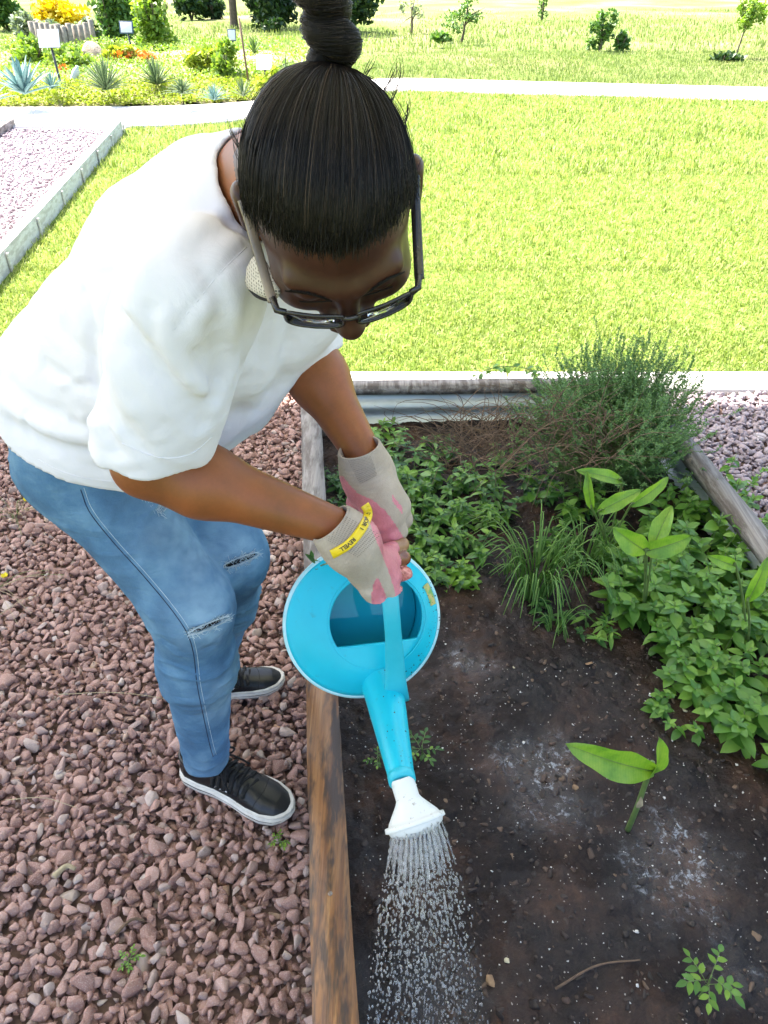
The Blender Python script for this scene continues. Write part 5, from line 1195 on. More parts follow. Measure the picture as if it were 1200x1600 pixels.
mlab += ['mint clump spilling over the middle of the right rail', 'mint clump hanging over the rail at the right edge', 'mint clump covering the back end of the right rail below the bush', 'mint clump hiding the stems of the pair of broad leaves, left side', 'mint clump hiding the stems of the pair of broad leaves, right side', 'mint clump between the long yellow-green leaves and the right rail', 'mint clump at the foot of the grey-green bush on the right', 'pale mint clump growing up to the right rail', 'low mint clump right under the pair of broad leaves', 'dense mint clump in the heart of the right-hand patch', 'low mint clump above the lone leafy seedling', 'mint clump trailing at the right edge, level with the lone seedling', 'low mint clump at the lower left tip of the mint patch']
for (px, py, h, ns, sp_), lb in zip(mint_px, mlab): herb('mint_plant', lb, 'mint plant', px, py+45, h, ns, sp_, 5, group=MG, sc_=1.15)
herb('mint_plant', 'mint sprigs leaning over the right rail onto the gravel', 'mint plant', 1120, 800, .16, 7, .06, 5, ('fresh', 'mint_b', 'fresh_b'), 1., (.3, .1))
herb('herb_seedling', 'small leafy seedling alone on soil left of the mint patch', 'seedling', 1028, 1110, .05, 4, .018, 3, ('mint', 'mint_b'), .8)
herb('herb_seedling', 'trailing sprig with pale leaves right of the lone leafy seedling', 'seedling', 1090, 1150, .05, 2, .03, 3, ('fresh', 'mint_b'), .9, (-.8, -.2))
herb('herb_seedling', 'dark spreading seedling in front of the grassy tuft', 'seedling', 925, 985, .05, 6, .04, 3, ('deep', 'lance'), .9)
LG = 'leafy herbs crowding the left side of the bed'
for (px, py, h, ns, sp_, kd, sc_, lb) in [
    (645, 760, .13, 9, .06, ('lance', 'mint', 'deep'), .95, 'bushy bright herb just right of the far glove'), (600, 730, .11, 7, .05, ('lance', 'deep'), .9, 'herb between the far glove and the corrugated end panel'),
    (700, 760, .10, 7, .06, ('deep', 'mint_b'), .85, 'dark small-leaved herb in the middle of the left patch'), (690, 850, .09, 8, .06, ('deep', 'deep_b', 'lance'), .85, 'low dark herb right of the stacked gloves'),
    (745, 815, .11, 5, .04, ('lance', 'fresh'), .85, 'upright herb with a yellow-green tip right of the left patch'), (790, 730, .13, 5, .05, ('mint', 'deep'), .9, 'blue-green sprig standing before the brown twigs'),
    (660, 900, .07, 6, .05, ('deep', 'fresh', 'mint_b'), .8, 'low herb behind the upper right rim of the can'), (725, 905, .05, 4, .035, ('fresh', 'fresh_b'), .9, 'pale curling sprig right of the can'),
    (545, 770, .07, 6, .04, ('deep', 'deep_b'), .8, 'dark herb between the two wrists beside the rail'), (520, 750, .06, 5, .03, ('deep', 'deep_b'), .7, 'dark herb tucked against the grey left rail'),
    (525, 800, .06, 5, .03, ('deep_b', 'deep'), .7, 'small dark herb behind the near wrist'), (860, 960, .05, 4, .03, ('deep', 'deep_b'), .8, 'small dark sprig at the foot of the grassy tuft'),
    (620, 790, .11, 8, .06, ('mint', 'lance'), .9, 'bright herb directly behind the far glove'), (655, 815, .10, 8, .06, ('lance', 'deep'), .9, 'dense herb right of the far glove at finger height'), (745, 760, .11, 8, .06, ('deep', 'lance', 'mint_b'), .9, 'herb at the back of the left patch below the bare twigs'), (700, 805, .10, 8, .06, ('lance', 'deep_b', 'mint'), .85, 'herb in the centre of the left patch'),
    (735, 860, .08, 7, .05, ('deep', 'mint_b'), .85, 'low herb left of the tall grassy tuft'), (650, 865, .08, 7, .05, ('mint', 'deep'), .85, 'herb touching the top right of the can'), (780, 800, .09, 7, .05, ('deep', 'lance'), .85, 'herb behind the tall grassy tuft'), (840, 780, .10, 7, .06, ('deep', 'mint'), .9, 'herb under the brown twigs of the bush'), (900, 800, .09, 7, .06, ('mint', 'deep'), .9, 'herb among the long yellow-green leaves'),
    (880, 860, .08, 7, .05, ('deep', 'mint_b'), .85, 'dark herb between the two grassy tufts'), (960, 870, .09, 7, .05, ('mint', 'mint_b'), .95, 'herb just left of the pair of broad leaves'), (600, 700, .10, 7, .05, ('lance', 'mint'), .85, 'herb tallest against the corrugated end panel'), (680, 715, .08, 7, .06, ('deep', 'lance'), .85, 'dark herb in front of the corrugated end panel'), (560, 820, .05, 5, .03, ('deep_b', 'deep'), .7, 'shaded herb behind the blue handle'), (700, 905, .05, 6, .04, ('fresh', 'deep'), .8, 'low pale herb at the right rim of the can')]:
    herb('leafy_herb', lb, 'herb', px, py, h, ns, sp_, 5, kd, sc_*1.22, group=LG)
# grassy tufts (onion-like blades)
def blades_tuft(label, px, py, n, Lm, spread, w=.0028, arch=.9, m='chive_leaf', name='grass_tuft', loc=None, cat='grass tuft', up_=.9, z=SZ):
    p = G(px, py, z) if loc is None else np.array(loc, float); th = thing(name, label, cat, p)
    for k in range(n):
        a = random.uniform(0, 6.28); r = spread*math.sqrt(random.random()); b = np.array((r*math.cos(a), r*math.sin(a), -.005)); L = Lm*random.uniform(.55, 1.15); a += random.uniform(-.6, .6); d = np.array((math.cos(a), math.sin(a), 0)); o_ = arch*random.uniform(.3, 1.)
        pts = spline([b, b+d*L*.15*o_+np.array((0, 0, L*.40*up_)), b+d*L*.42*o_+np.array((0, 0, L*.62*up_)), b+d*L*.75*o_+np.array((0, 0, L*(.66-.40*o_)*up_))], 11); pts[:, 2] = np.maximum(pts[:, 2], .002)
        V, P = tube(pts, w*np.linspace(1, .25, 11)**.7, 5, True, .4); put('blade', V, P, m, th, world=False, rnd=np.full(len(V), random.random()))
    return th
blades_tuft('tall tuft of arching onion-like blades in the middle of the bed', 835, 925, 90, .33, .05)
blades_tuft('smaller onion-like tuft beside the broad green leaves', 910, 890, 46, .27, .045)
blades_tuft('thin onion-like tuft leaning over bare soil', 868, 985, 16, .16, .02, .0022)
blades_tuft('few straggling blades left of the tall tuft', 790, 900, 12, .15, .02, .0022)
# broad ginger-like leaves
def big_leaf(base, tip, W, par, droop=.15, up_=(0, 0, 1), roll=0., m='ginger_leaf', name='leaf', nx=14):
    base, tip = np.array(base, float), np.array(tip, float); ax = tip-base; L = np.linalg.norm(ax); ax /= L; s_ = nrm(np.cross(ax, up_)); n_ = np.cross(s_, ax); s_, n_ = s_*math.cos(roll)+n_*math.sin(roll), n_*math.cos(roll)-s_*math.sin(roll)
    V = []
    for i in range(nx+1):
        u = i/nx; w = W*.5*max(.01, math.sin(math.pi*min(1, .04+.96*u))**.62*(1.12-.35*u)); 
        for s in np.linspace(-1, 1, 9): V.append(base+ax*L*u+n_*(droop*L*math.sin(math.pi*u)+abs(s)**1.3*w*.35-.0012*math.cos(s*14)+.055*W*abs(s)**2*math.sin(u*11+s*1.7+W*90))+s_*s*w*(1+.04*math.sin(u*17+s)))
    i = (np.arange(nx)[:, None]*9+np.arange(8)[None]).ravel(); o = put(name, np.array(V), np.stack([i, i+1, i+10, i+9], 1), m, par)
    if name == 'leaf': mid = np.array(V).reshape(-1, 9, 3)[:, 4]-wloc(par); link('midrib', mesh('midrib', *tube(mid, np.linspace(.0013, .0004, len(mid)), 5), 'stem_green'), o)
    return o
sh = thing('ginger_shoot', 'young shoot with one broad flat leaf standing alone on the wet soil', 'shoot', G(982, 1293, SZ))
b0_ = G(982, 1293, SZ); j0 = at(1014, 1207, 1.335); V, P = tube(spline([b0_-[0, 0, .01], b0_*.6+j0*.4+[.002, 0, 0], j0, at(1020, 1190, 1.32)], 16), np.linspace(.0058, .0042, 16), 10); put('stem', V, P, 'stem_green', sh)
big_leaf(at(1024, 1206, 1.325), at(884, 1163, 1.27), .060, sh, .06, up_=-cF, roll=.15); big_leaf(at(1016, 1212, 1.33), at(1030, 1152, 1.27), .038, sh, .10, up_=-cF, roll=-.5)
big_leaf(at(996, 1262, 1.37), at(1002, 1245, 1.36), .012, sh, .1, up_=-cF, m='straw', name='dry_sheath')
def ginger(label, px, py, leaves):
    b_ = G(px, py, SZ); g_ = thing('ginger_plant', label, 'leafy plant', b_)
    j_ = None
    for (bx, by, bz, tx, ty, tz, W, rl) in leaves:
        B0, T0 = at(bx, by, bz), at(tx, ty, tz); big_leaf(B0, T0, W, g_, .07, up_=-cF, roll=rl); V, P = tube(spline([b_-[0, 0, .01], (b_+B0)/2+[0, 0, .01], B0, B0*.9+T0*.1], 10), .0028, 7); put('stem', V, P, 'stem_green', g_)
ginger('two broad folded leaves beside the grassy tuft in the middle of the bed', 1005, 960, [(1010, 862, 1.69, 957, 825, 1.66, .055, .3), (1008, 862, 1.69, 1082, 838, 1.66, .052, -.2), (1020, 855, 1.70, 1050, 790, 1.70, .045, .5)])
ginger('long yellow-green leaves just in front of the grey-green bush', 950, 860, [(935, 800, 1.80, 1003, 765, 1.76, .040, .2), (972, 752, 1.85, 900, 735, 1.82, .034, -.2), (925, 795, 1.83, 918, 735, 1.80, .026, .6), (985, 790, 1.80, 1045, 745, 1.80, .036, -.3)])
ginger('pointed pale leaf and thick stalk at the right edge beside the mint', 1170, 1010, [(1168, 940, 1.50, 1200, 870, 1.45, .030, .2), (1150, 885, 1.58, 1105, 868, 1.56, .030, .2)])
# thyme-like bush: brown arching twigs below, fine grey-green sprays above
bp = G(945, 745, SZ); th = thing('thyme_bush', 'large wispy grey-green bush with bare brown twigs, tallest in the bed', 'bush', bp)
cl = np.array([at(px, py, z_) for px, py, z_ in ((960, 625, 2.45), (1010, 615, 2.50), (900, 632, 2.45), (1020, 655, 2.40), (985, 665, 2.35), (920, 675, 2.35), (865, 680, 2.30), (1025, 700, 2.28), (985, 710, 2.22), (960, 595, 2.48), (1010, 592, 2.50), (900, 612, 2.45), (1035, 635, 2.45))])
Tw = Batch(); Lf = Batch(); Dry = Batch(); lt = leaf_t(.0085, .0042, .1, .1, 2); Ms = []; Ts = []
for k in range(1100):
    c_ = cl[random.randrange(len(cl))]+rng.normal(0, 1, 3)*(.060, .06, .048); b_ = bp+np.array((random.uniform(-.16, .16), random.uniform(-.10, .12), 0)); m_ = (b_+c_)/2+np.array((random.uniform(-.04, .04), random.uniform(-.04, .04), random.uniform(-.03, .08)))
    pts = spline([b_, m_, c_, c_+nrm(c_-b_)*.05+np.array((random.uniform(-.01, .01), 0, .01))], 14); Tw.add(*tube(pts, np.linspace(.0012, .0004, 14), 3, False))
    for u in np.arange(6.5, 13, .38):
        q = pts[int(u)]*(1-u%1)+pts[min(13, int(u)+1)]*(u%1)
        for e in (0, 1, 2, 3): Ms.append((random.uniform(0, 6.28), random.uniform(-.2, .9), random.uniform(-.5, .5), random.uniform(.6, 1.25))); Ts.append(q)
Ms = np.array(Ms); Lf.inst(*lt, rotmats(Ms[:, 0], Ms[:, 1], Ms[:, 2], Ms[:, 3]), np.array(Ts))
for k in range(330):
    cc = at(random.uniform(700, 960), random.uniform(650, 745), random.uniform(2.1, 2.4)); cc[2] = max(cc[2], SZ+.01); a = random.uniform(0, 6.28); L = random.uniform(.05, .26); d = np.array((math.cos(a), math.sin(a)*.6, random.uniform(-.2, .9)))
    Dry.add(*tube(spline([cc, cc+d*L*.5+[0, 0, .03], cc+d*L*1.0+[random.uniform(-.04, .04), 0, random.uniform(-.04, .01)]], 7), np.linspace(random.uniform(.0009, .0022), .0006, 7), 3, False))
Tw.build('twigs', 'stem_green', th, kind='stuff'); Lf.build('foliage', 'thyme_leaf', th, kind='stuff'); Dry.build('dry_twigs', 'stem_brown', th, kind='stuff')
# bare twigs and a creeping sprig over the far rail
tg = thing('bare_twigs', 'tangle of bare brown twigs leaning on the far end panel', 'twigs', G(745, 700, SZ)); B = Batch()
for k in range(46):
    b_ = G(random.uniform(690, 830), random.uniform(690, 740), SZ); t_ = at(random.uniform(600, 850), random.uniform(615, 700), random.uniform(2.35, 2.6)); t_[2] = max(t_[2], SZ+.02)
    B.add(*tube(spline([b_, (b_+t_)/2+rng.normal(0, .03, 3)+[0, 0, .03], t_, t_+rng.normal(0, .03, 3)], 12), np.linspace(.0018, .0007, 12), 4, False))
B.build('twig', 'stem_brown', tg, kind='stuff')
cr = thing('creeper', 'thin creeping sprig hanging over the far rail against the lawn', 'creeper', at(800, 600, 2.75))
pts = spline([at(868, 625, 2.65), at(855, 595, 2.7), at(830, 578, 2.75), at(790, 572, 2.78), at(755, 580, 2.8), at(732, 595, 2.8)], 20); V, P = tube(pts, .0018, 4, False); put('stem', V, P, 'stem_green', cr)
for k in range(26): q = pts[random.randrange(20)]; link('leaf', LM[random.choice(('deep', 'mint_b'))], cr, q-wloc(cr)+rng.normal(0, .006, 3), (random.uniform(-.6, .6), random.uniform(-.5, .5), random.uniform(0, 6.28)), random.uniform(.7, 1.2))
# sprig lying over the can's rim
sg_ = thing('leafy_sprig', 'small green sprig lying over the rim of the turquoise can', 'sprig', at(500, 872, 1.16))
pts = spline([at(530, 866, 1.15), at(515, 869, 1.15), at(503, 863, 1.16), at(497, 858, 1.16)], 10); V, P = tube(pts, .0011, 5); put('stem', V, P, 'stem_green', sg_)
pts2 = spline([at(512, 868, 1.15), at(513, 878, 1.15), at(500, 884, 1.15)], 8); V, P = tube(pts2, .0009, 5); put('stem', V, P, 'stem_green', sg_)
for px, py, a_, s_ in ((492, 880, 1.2, .62), (500, 878, 2.6, .5), (488, 875, .2, .45), (503, 885, 4.0, .5), (494, 890, 3.4, .42)): o = link('leaf', LM['deep'], sg_, at(px, py, 1.145)-wloc(sg_), (1.0, 0, a_), s_)
# lobed seedlings: tomato-like
def lobed(label, px, py, h, n, s_, z=SZ, kinds=('deep', 'fresh_b'), name='seedling'):
    p = G(px, py, z); t_ = thing(name, label, 'seedling', p); tp = np.array((random.uniform(-.01, .01), 0, h)); V, P = tube(spline([(0, 0, -.01), tp*.5+[.004, 0, 0], tp], 8), .0014, 6); put('stem', V, P, 'stem_green', t_, world=False)
    for k in range(n):
        a = 6.28*k/n+random.uniform(-.3, .3); d = np.array((math.cos(a), math.sin(a), .25)); b = tp*random.uniform(.55, 1); e = b+d*.034*s_; V, P = tube(spline([b, (b+e)/2+[0, 0, .003], e], 6), .0007, 4); put('leaf_stalk', V, P, 'stem_green', t_, world=False)
        for j in range(5): u = .35+.16*j; sd_ = (-1, 1)[j % 2]*1.0 if j < 4 else 0; link('leaflet', LM[kinds[0] if random.random() < .7 else kinds[-1]], t_, b+(e-b)*u, (random.uniform(0, .3), 0, a-math.pi/2+sd_), .42*s_*random.uniform(.8, 1.2))
lobed('small lobed seedling in shade right of the blue spout', 655, 1185, .045, 6, 1.1); lobed('small dark seedling left of the spout beside the rail', 590, 1195, .03, 4, .7)
lobed('upright lobed seedling at the bottom right corner of the bed', 1088, 1560, .09, 6, 1.2, kinds=('fresh', 'mint_b')); lobed('tiny weed among the red gravel below the near shoe', 440, 1318, .012, 5, .55, 0., ('fresh', 'fresh_b'), 'weed'); lobed('tiny weed in the gravel at the bottom left', 208, 1502, .012, 5, .6, 0., ('mint_b', 'fresh_b'), 'weed')
# yellow-flowered wisps at the left edge
simple('petal_yellow', (.80, .66, .01), (.62, .50, .01), 90, .5)
for lb, px, py, n in (('wispy weed with yellow flowers at the left edge beside the hip', 40, 790, 2), ('wispy weed with a yellow flower at the left edge near the thigh', 8, 905, 1)):
    p = G(px-14, py+16, 0); t_ = thing('flowering_weed', lb, 'weed', p)
    for k in range(20):
        a = random.uniform(0, 6.28); L = random.uniform(.08, .26); d = np.array((math.cos(a), math.sin(a)*.7, 0)); V, P = tube(spline([(0, 0, 0), d*L*.5+[0, 0, .03], d*L+[0, 0, random.uniform(0, .02)]], 9), .0008, 3, False); put('stem', V, P, 'straw' if k % 3 else 'stem_green', t_, world=False)
    for k in range(n):
        c_ = at((38, 42)[k] if n == 2 else 8, (748, 783)[k] if n == 2 else 902, 2.05 if n == 2 else 1.85); B = Batch()
        for a in np.arange(5)*1.257: V, Q = leaf_t(.013, .012, -.3, .1, 3); M = rotmats([a], [.5])[0]; B.add(V@M.T, Q)
        o = B.build('flower', 'petal_yellow', t_, world=False); o.location = tuple(c_-p); V, P = tube(spline([(0, 0, 0), (c_-p)*.5+[.01, 0, .02], c_-p], 8), .0009, 4); put('stem', V, P, 'stem_green', t_, world=False)
# dry straw and twigs scattered on the gravel and soil, bits lying on the soil
for lb, x0, y0, x1, y1, r_, m, z in (('dry twig lying on the gravel at the bottom left', 180, 1460, 226, 1438, .004, 'stem_brown', .018), ('bent dry straw across the gravel left of the near shoe', 90, 1085, 280, 1095, .0011, 'straw', .02), ('thin dark root curved across the soil at the bottom', 868, 1545, 1000, 1500, .0024, 'stem_brown', SZ+.008), ('yellowish dry leaf stub on the gravel at left', 84, 1370, 118, 1358, .007, 'straw', .018), ('pale straw over the gravel at the left edge', 0, 960, 60, 930, .0011, 'straw', .02), ('straw crossing the gravel at the lower left edge', 10, 1250, 120, 1262, .0011, 'straw', .02)):
    a, b = G(x0, y0, z), G(x1, y1, z); V, P = tube(spline([a, (a+b)/2+[0, .012, .004], b], 12), np.linspace(r_, r_*.6, 12), 6); tag(put('dry_twig', V-a, P, m, None), lb, 'twig').location = tuple(a)
simple('tan_rock', (.36, .22, .11), (.22, .13, .07), 90, .7, .5, 200); simple('cream_bit', (.62, .55, .38), (.45, .38, .24), 90, .7)
for lb, px, py, s_, m, v in (('tan crumbly rock on the soil right of the falling water', 770, 1530, .028, 'tan_rock', 0), ('small round pebble above the tan rock', 793, 1502, .016, 'cream_bit', 1), ('flat rusty pebble in the foamy puddle', 901, 1224, .018, 'tan_rock', 2), ('cream leaf scrap on soil beside the lone seedling', 1070, 1111, .016, 'cream_bit', 3), ('pale chip on the soil under the grassy tuft', 803, 1047, .012, 'cream_bit', 4), ('orange pebble below the spreading dark seedling', 920, 1040, .020, 'tan_rock', 5), ('brown pebble under the mint patch', 1032, 1003, .022, 'tan_rock', 6)):
    p = G(px, py, SZ); p[2] = soil_z(np.array(p[0]), np.array(p[1]))+s_*.15; V, P = st_hi[v]; o = put('pebble', V*s_, P, m, None, False); o.location = tuple(p); tag(o, lb, 'pebble')
# ================================================================== lawn
leafmat('grass_blade', (.11, .18, .03), (.38, .44, .13), (.66, .66, .32), .6, .35, vein=False, spec=.2, tcol=(1.3, 1.4, .7))
leafmat('far_grass', (.15, .22, .06), (.26, .33, .10), (.42, .44, .20), .7, .3, vein=False, spec=.1, tcol=(1.2, 1.3, .8))
def blade_t(w, h, bend_):
    return np.array([(-w/2, 0, 0), (w/2, 0, 0), (-w*.4, bend_*.35, h*.55), (w*.4, bend_*.35, h*.55), (0, bend_, h)]), [np.array([[0, 1, 3, 2]]), np.array([[2, 3, 4]])]
bl = [blade_t(.0045, .020, .014), blade_t(.0055, .017, .018), blade_t(.004, .024, .014), blade_t(.006, .014, .020)]
def lawn(n, y0, y1, s, ok, name, m='grass_blade'):
    b = Batch(); Y = rng.uniform(y0, y1, n*2); X = rng.uniform(-1, 1, n*2)*(.55*(Y*.804+.9)+.35); k = ok(X, Y); X, Y = X[k][:n], Y[k][:n]; kk = rng.integers(0, 4, len(X))
    pt = vnoise(np.stack([X, Y], 1), 3.0, 5); pt2 = vnoise(np.stack([X, Y], 1), 22., 8, 2); R_ = np.clip(.52+.30*pt+.45*pt2+rng.normal(0, .22, len(X)), 0, .999)
    sc_ = s*rng.uniform(.7, 1.25, len(X))*(1+.25*pt); M = rotmats(rng.uniform(0, 6.28, len(X)), rng.normal(.1, .6, len(X)), None, sc_); T = np.stack([X, Y, np.full(len(X), -.012)], 1)
    for v in range(4): m_ = kk == v; b.inst(*bl[v], M[m_], T[m_], R_[m_])
    return b.build(name, m, smooth=False, kind='stuff')
okl = lambda X, Y: (X > curb_x(Y)+.045) & (Y < lo_y(X)-.01)
lawn(75000, GL+.005, 4.6, 1., okl, 'lawn_grass'); lawn(70000, 4.5, 7.2, 1.35, okl, 'lawn_grass'); lawn(60000, 7., 12.5, 1.9, okl, 'lawn_grass')
okf = lambda X, Y: (Y > up_y(X)+.02) & ((X > G(480, 140)[0]) | (Y > 13.2+.2*X*0)) & (Y < 34)
lawn(70000, 10.5, 18, 2.3, okf, 'rough_grass', 'far_grass'); lawn(40000, 18, 34, 4.2, okf, 'rough_grass', 'far_grass')
# ================================================================== planted bed and trees beyond the path
def dz(px, py): return (G(px, py)-CAM)@cF/FPX      # metres per picture unit at that spot
leafmat('leaf_bright', (.14, .25, .03), (.24, .36, .05), (.36, .44, .09), .5, .3, vein=False); leafmat('leaf_lime', (.22, .30, .03), (.36, .42, .05), (.50, .50, .09), .6, .3, vein=False)
leafmat('leaf_mid', (.07, .16, .04), (.12, .23, .05), (.19, .30, .08), .5, .3, vein=False); leafmat('leaf_dark', (.020, .055, .018), (.040, .085, .028), (.075, .13, .04), .5, .2, vein=False)
leafmat('leaf_grey', (.20, .25, .18), (.28, .34, .25), (.38, .42, .32), .7, .2, vein=False); leafmat('agave_leaf', (.15, .30, .29), (.21, .38, .36), (.27, .44, .41), .5, .05, vein=False, tcol=(1, 1.1, 1))
leafmat('yucca_leaf', (.12, .20, .09), (.19, .28, .12), (.30, .36, .18), .5, .15, vein=False); leafmat('flower_yellow', (.75, .58, .01), (.80, .66, .02), (.70, .50, .01), .6, .25, vein=False, tcol=(1.2, 1.1, .3)); leafmat('flower_orange', (.70, .22, .03), (.75, .32, .04), (.60, .16, .03), .6, .2, vein=False, tcol=(1.2, 1, .5))
simple('bark', (.15, .115, .085), (.08, .06, .045), 25, .9, .8, 60, .01); simple('sandstone', (.52, .42, .31), (.36, .28, .20), 9, .9, .7, 40, .02); simple('log_wood', (.36, .31, .25), (.20, .17, .14), 22, .9, .6, 70, .01)
simple('dark_metal', (.03, .035, .04), (.05, .05, .05), 50, .5); simple('plate_white', (.75, .76, .77), (.70, .71, .72), 20, .35); simple('frame_blue', (.05, .09, .15), (.04, .07, .11), 40, .4); simple('clear_plastic', (.50, .56, .60), (.38, .44, .50), 40, .25)
q_ = np.array([(-.5, 0, 0), (.5, 0, 0), (.32, .7, .10), (0, 1.15, .02), (-.32, .7, .10)]); leaf5 = (q_, [np.array([[0, 1, 2, 4]]), np.array([[4, 2, 3]])])
def crown(c, r, n, s, m, par, name='crown', clump=.5, lobes=7, sq=1.):
    clump *= sq
    """leaves gathered in clumps through an uneven volume"""
    c, r = np.array(c, float), np.array(r, float); L_ = nrm(rng.normal(size=(lobes, 3)))*rng.uniform(.35, .72+.35*(sq < 1), (lobes, 1)); k = rng.integers(0, lobes, n); P_ = L_[k]+nrm(rng.normal(size=(n, 3)))*(rng.random(n)**.45*clump)[:, None]
    P_ *= (1+.25*vnoise(nrm(P_)*1., 2.5, int(c[0]*10) % 50))[:, None]; T = c+P_*r; b = Batch(); 
    b.inst(*leaf5, rotmats(rng.uniform(0, 6.28, n), rng.normal(.2, .7, n), rng.normal(0, .6, n), s*rng.uniform(.6, 1.3, n)), T); return b.build(name, m, par, False, 'stuff', world=True)
def shrub(label, px, py, wpx, hpx, m, n=1500, s=None, cat='shrub', name='shrub', group=None, dy=0., lobes=7, stems=5):
    p = G(px, py, .15 if px < 470 and py > 95 else 0.)+[0, dy, 0]; k = (p-CAM)@cF/FPX; t_ = thing(name, label, cat, p, group); w, h = wpx*k/2, hpx*k*.92
    crown(p+[0, 0, h*.52], (w, w*.8, h*.55), n, s or 6.0*k, m, t_, 'foliage', .55, lobes); B = Batch()
    for i in range(stems): a = random.uniform(0, 6.28); B.add(*tube(spline([p, p+[.2*w*math.cos(a), .2*w*math.sin(a), h*.3], p+[.6*w*math.cos(a), .6*w*math.sin(a), h*.75]], 6), [.012*k*100]*3+[.006*k*100]*3, 5))
    B.build('stem', 'bark', t_); return t_
def tree(label, px, py, hpx, cx, cy, wpx, chpx, m, n, tr=2.2, s=None, lean=0., name='sapling', lobes=6, cat='tree', z=0.):
    p = G(px, py, z); k = (p-CAM)@cF/FPX; t_ = thing(name, label, cat, p); c = p+np.array(((cx-px)*k, 0, hpx*k*.86))
    V, P = tube(spline([p-[0, 0, .05], p+(c-p)*.4+[.01, 0, 0], c+[0, 0, chpx*k*.2]], 10), np.linspace(tr*k, tr*k*.5, 10), 8); put('trunk', V, P, 'bark', t_)
    B = Batch()
    for i in range(7): a = random.uniform(0, 6.28); e = c+np.array((wpx*k*.4*math.cos(a), wpx*k*.3*math.sin(a), chpx*k*random.uniform(-.35, .4))); B.add(*tube(spline([p+(c-p)*random.uniform(.45, .9), (p+(c-p)*.8+e)/2+[0, 0, .02], e], 6), np.linspace(tr*k*.4, tr*k*.15, 6), 5))
    B.build('limbs', 'bark', t_); crown(c, (wpx*k/2, wpx*k*.4, chpx*k/2*.9), n, s or 5.5*k, m, t_, 'crown', .5, lobes+6, .7); return t_
def rosette(label, px, py, rpx, n, m, W=.10, up_=.9, name='yucca', cat='yucca', stiff=.15, thick=.02, group=None, lift=0.):
    p = G(px, py, .19); k = (p-CAM)@cF/FPX; t_ = thing(name, label, cat, p, group); L = rpx*k*1.0
    for i in range(n):
        a = i*2.399+random.uniform(-.2, .2); el_ = math.radians(12+74*(i/n)**.8+random.uniform(-6, 6)); l = L*random.uniform(.8, 1.1); d = np.array((math.cos(a)*math.cos(el_), math.sin(a)*math.cos(el_), math.sin(el_)*up_)); s_ = nrm(np.cross(d, (0, 0, 1))+1e-6); nn = np.cross(s_, d); V = []
        for u in np.linspace(0, 1, 7):
            w = W*L*.5*max(.04, math.sin(math.pi*(.22+.78*u))**.8); c_ = p+[0, 0, lift*k]+d*l*u+np.array((0, 0, -stiff*l*u*u))
            V += [c_-s_*w+nn*w*.35, c_-nn*thick*L*(1-u), c_+s_*w+nn*w*.35, c_+nn*w*.12]
        i4 = np.arange(6)[:, None]*4; j = np.arange(4)[None]; Q = np.stack([i4+j, i4+4+j, i4+4+(j+1) % 4, i4+(j+1) % 4], -1).reshape(-1, 4); put('leaf', np.array(V), Q, m, t_, rnd=np.full(len(V), random.random()))
    return t_
# low mounds of lime ground cover behind the path
V, Q = grid_mesh(-7.5, -1.0, 9.5, 16.5, 70, 60, lambda X, Y: -.01+.22*np.clip((Y-up_y(X))/1.2, 0, 1)**.7*(1+.3*vnoise(np.stack([X, Y], -1), .8, 2)))
c = V[Q].mean(1); pxx, pyy = pixels(c); V, Q = submesh(V, Q, (c[:, 1] > up_y(c[:, 0])+.03) & (pxx < 480) & (c[:, 1] < 15.2+.3*c[:, 0]*0))
simple('bed_earth', (.26, .24, .10), (.34, .27, .17), 3, .95, .5, 60, .02); tag(put('planted_mound', V, Q, 'bed_earth'), kind='structure')
def gz(X, Y): return -.01+.22*np.clip((Y-up_y(X))/1.2, 0, 1)**.7
n = 90000; px_ = rng.uniform(-30, 478, n); py_ = rng.uniform(70, 168, n); edge_ = np.interp(px_, [0, 200, 330, 420, 478], [168, 167, 163, 155, 146]); k = (py_ < edge_) & ((py_ > edge_-32) | (rng.random(n) < .3)); gg = np.array([G(a, b, .12) for a, b in zip(px_[k], py_[k])]); 
gg[:, 2] = gz(gg[:, 0], gg[:, 1])+rng.uniform(0, .06, len(gg)); gg = gg[gg[:, 1] > up_y(gg[:, 0])+.02]; front = gg[:, 1] < up_y(gg[:, 0])+.9
for nm, sel, m in (('ground_cover', front, 'leaf_lime'), ('ground_cover', ~front, 'leaf_bright')):
    b = Batch(); T = gg[sel]; N_ = len(T); b.inst(*leaf5, rotmats(rng.uniform(0, 6.28, N_), rng.normal(.3, .6, N_), rng.normal(0, .5, N_), .028*rng.uniform(.6, 1.4, N_)), T); b.build(nm, m, None, False, 'stuff')
rosette('blue-grey agave with broad upright leaves at the left edge', 38, 146, 56, 30, 'agave_leaf', .17, .95, 'agave', 'agave', .05, .03); rosette('second blue-grey agave cut by the left edge, below the big one', -12, 158, 42, 22, 'agave_leaf', .15, .9, 'agave', 'agave', .1, .03)
rosette('narrow-leaved blue-green clump between the agave and the tall sign post', 82, 138, 36, 46, 'agave_leaf', .045, .95, 'spiky_clump', 'spiky plant', .25)
rosette('spiky yucca with dry lower leaves in front of the tan rock', 166, 140, 58, 90, 'yucca_leaf', .040, .95); rosette('spiky yucca left of the silvery clump', 245, 132, 48, 80, 'yucca_leaf', .040, .95); rosette('sprawling blue-green yucca beside the path', 285, 146, 42, 60, 'yucca_leaf', .055, .8, stiff=.3)
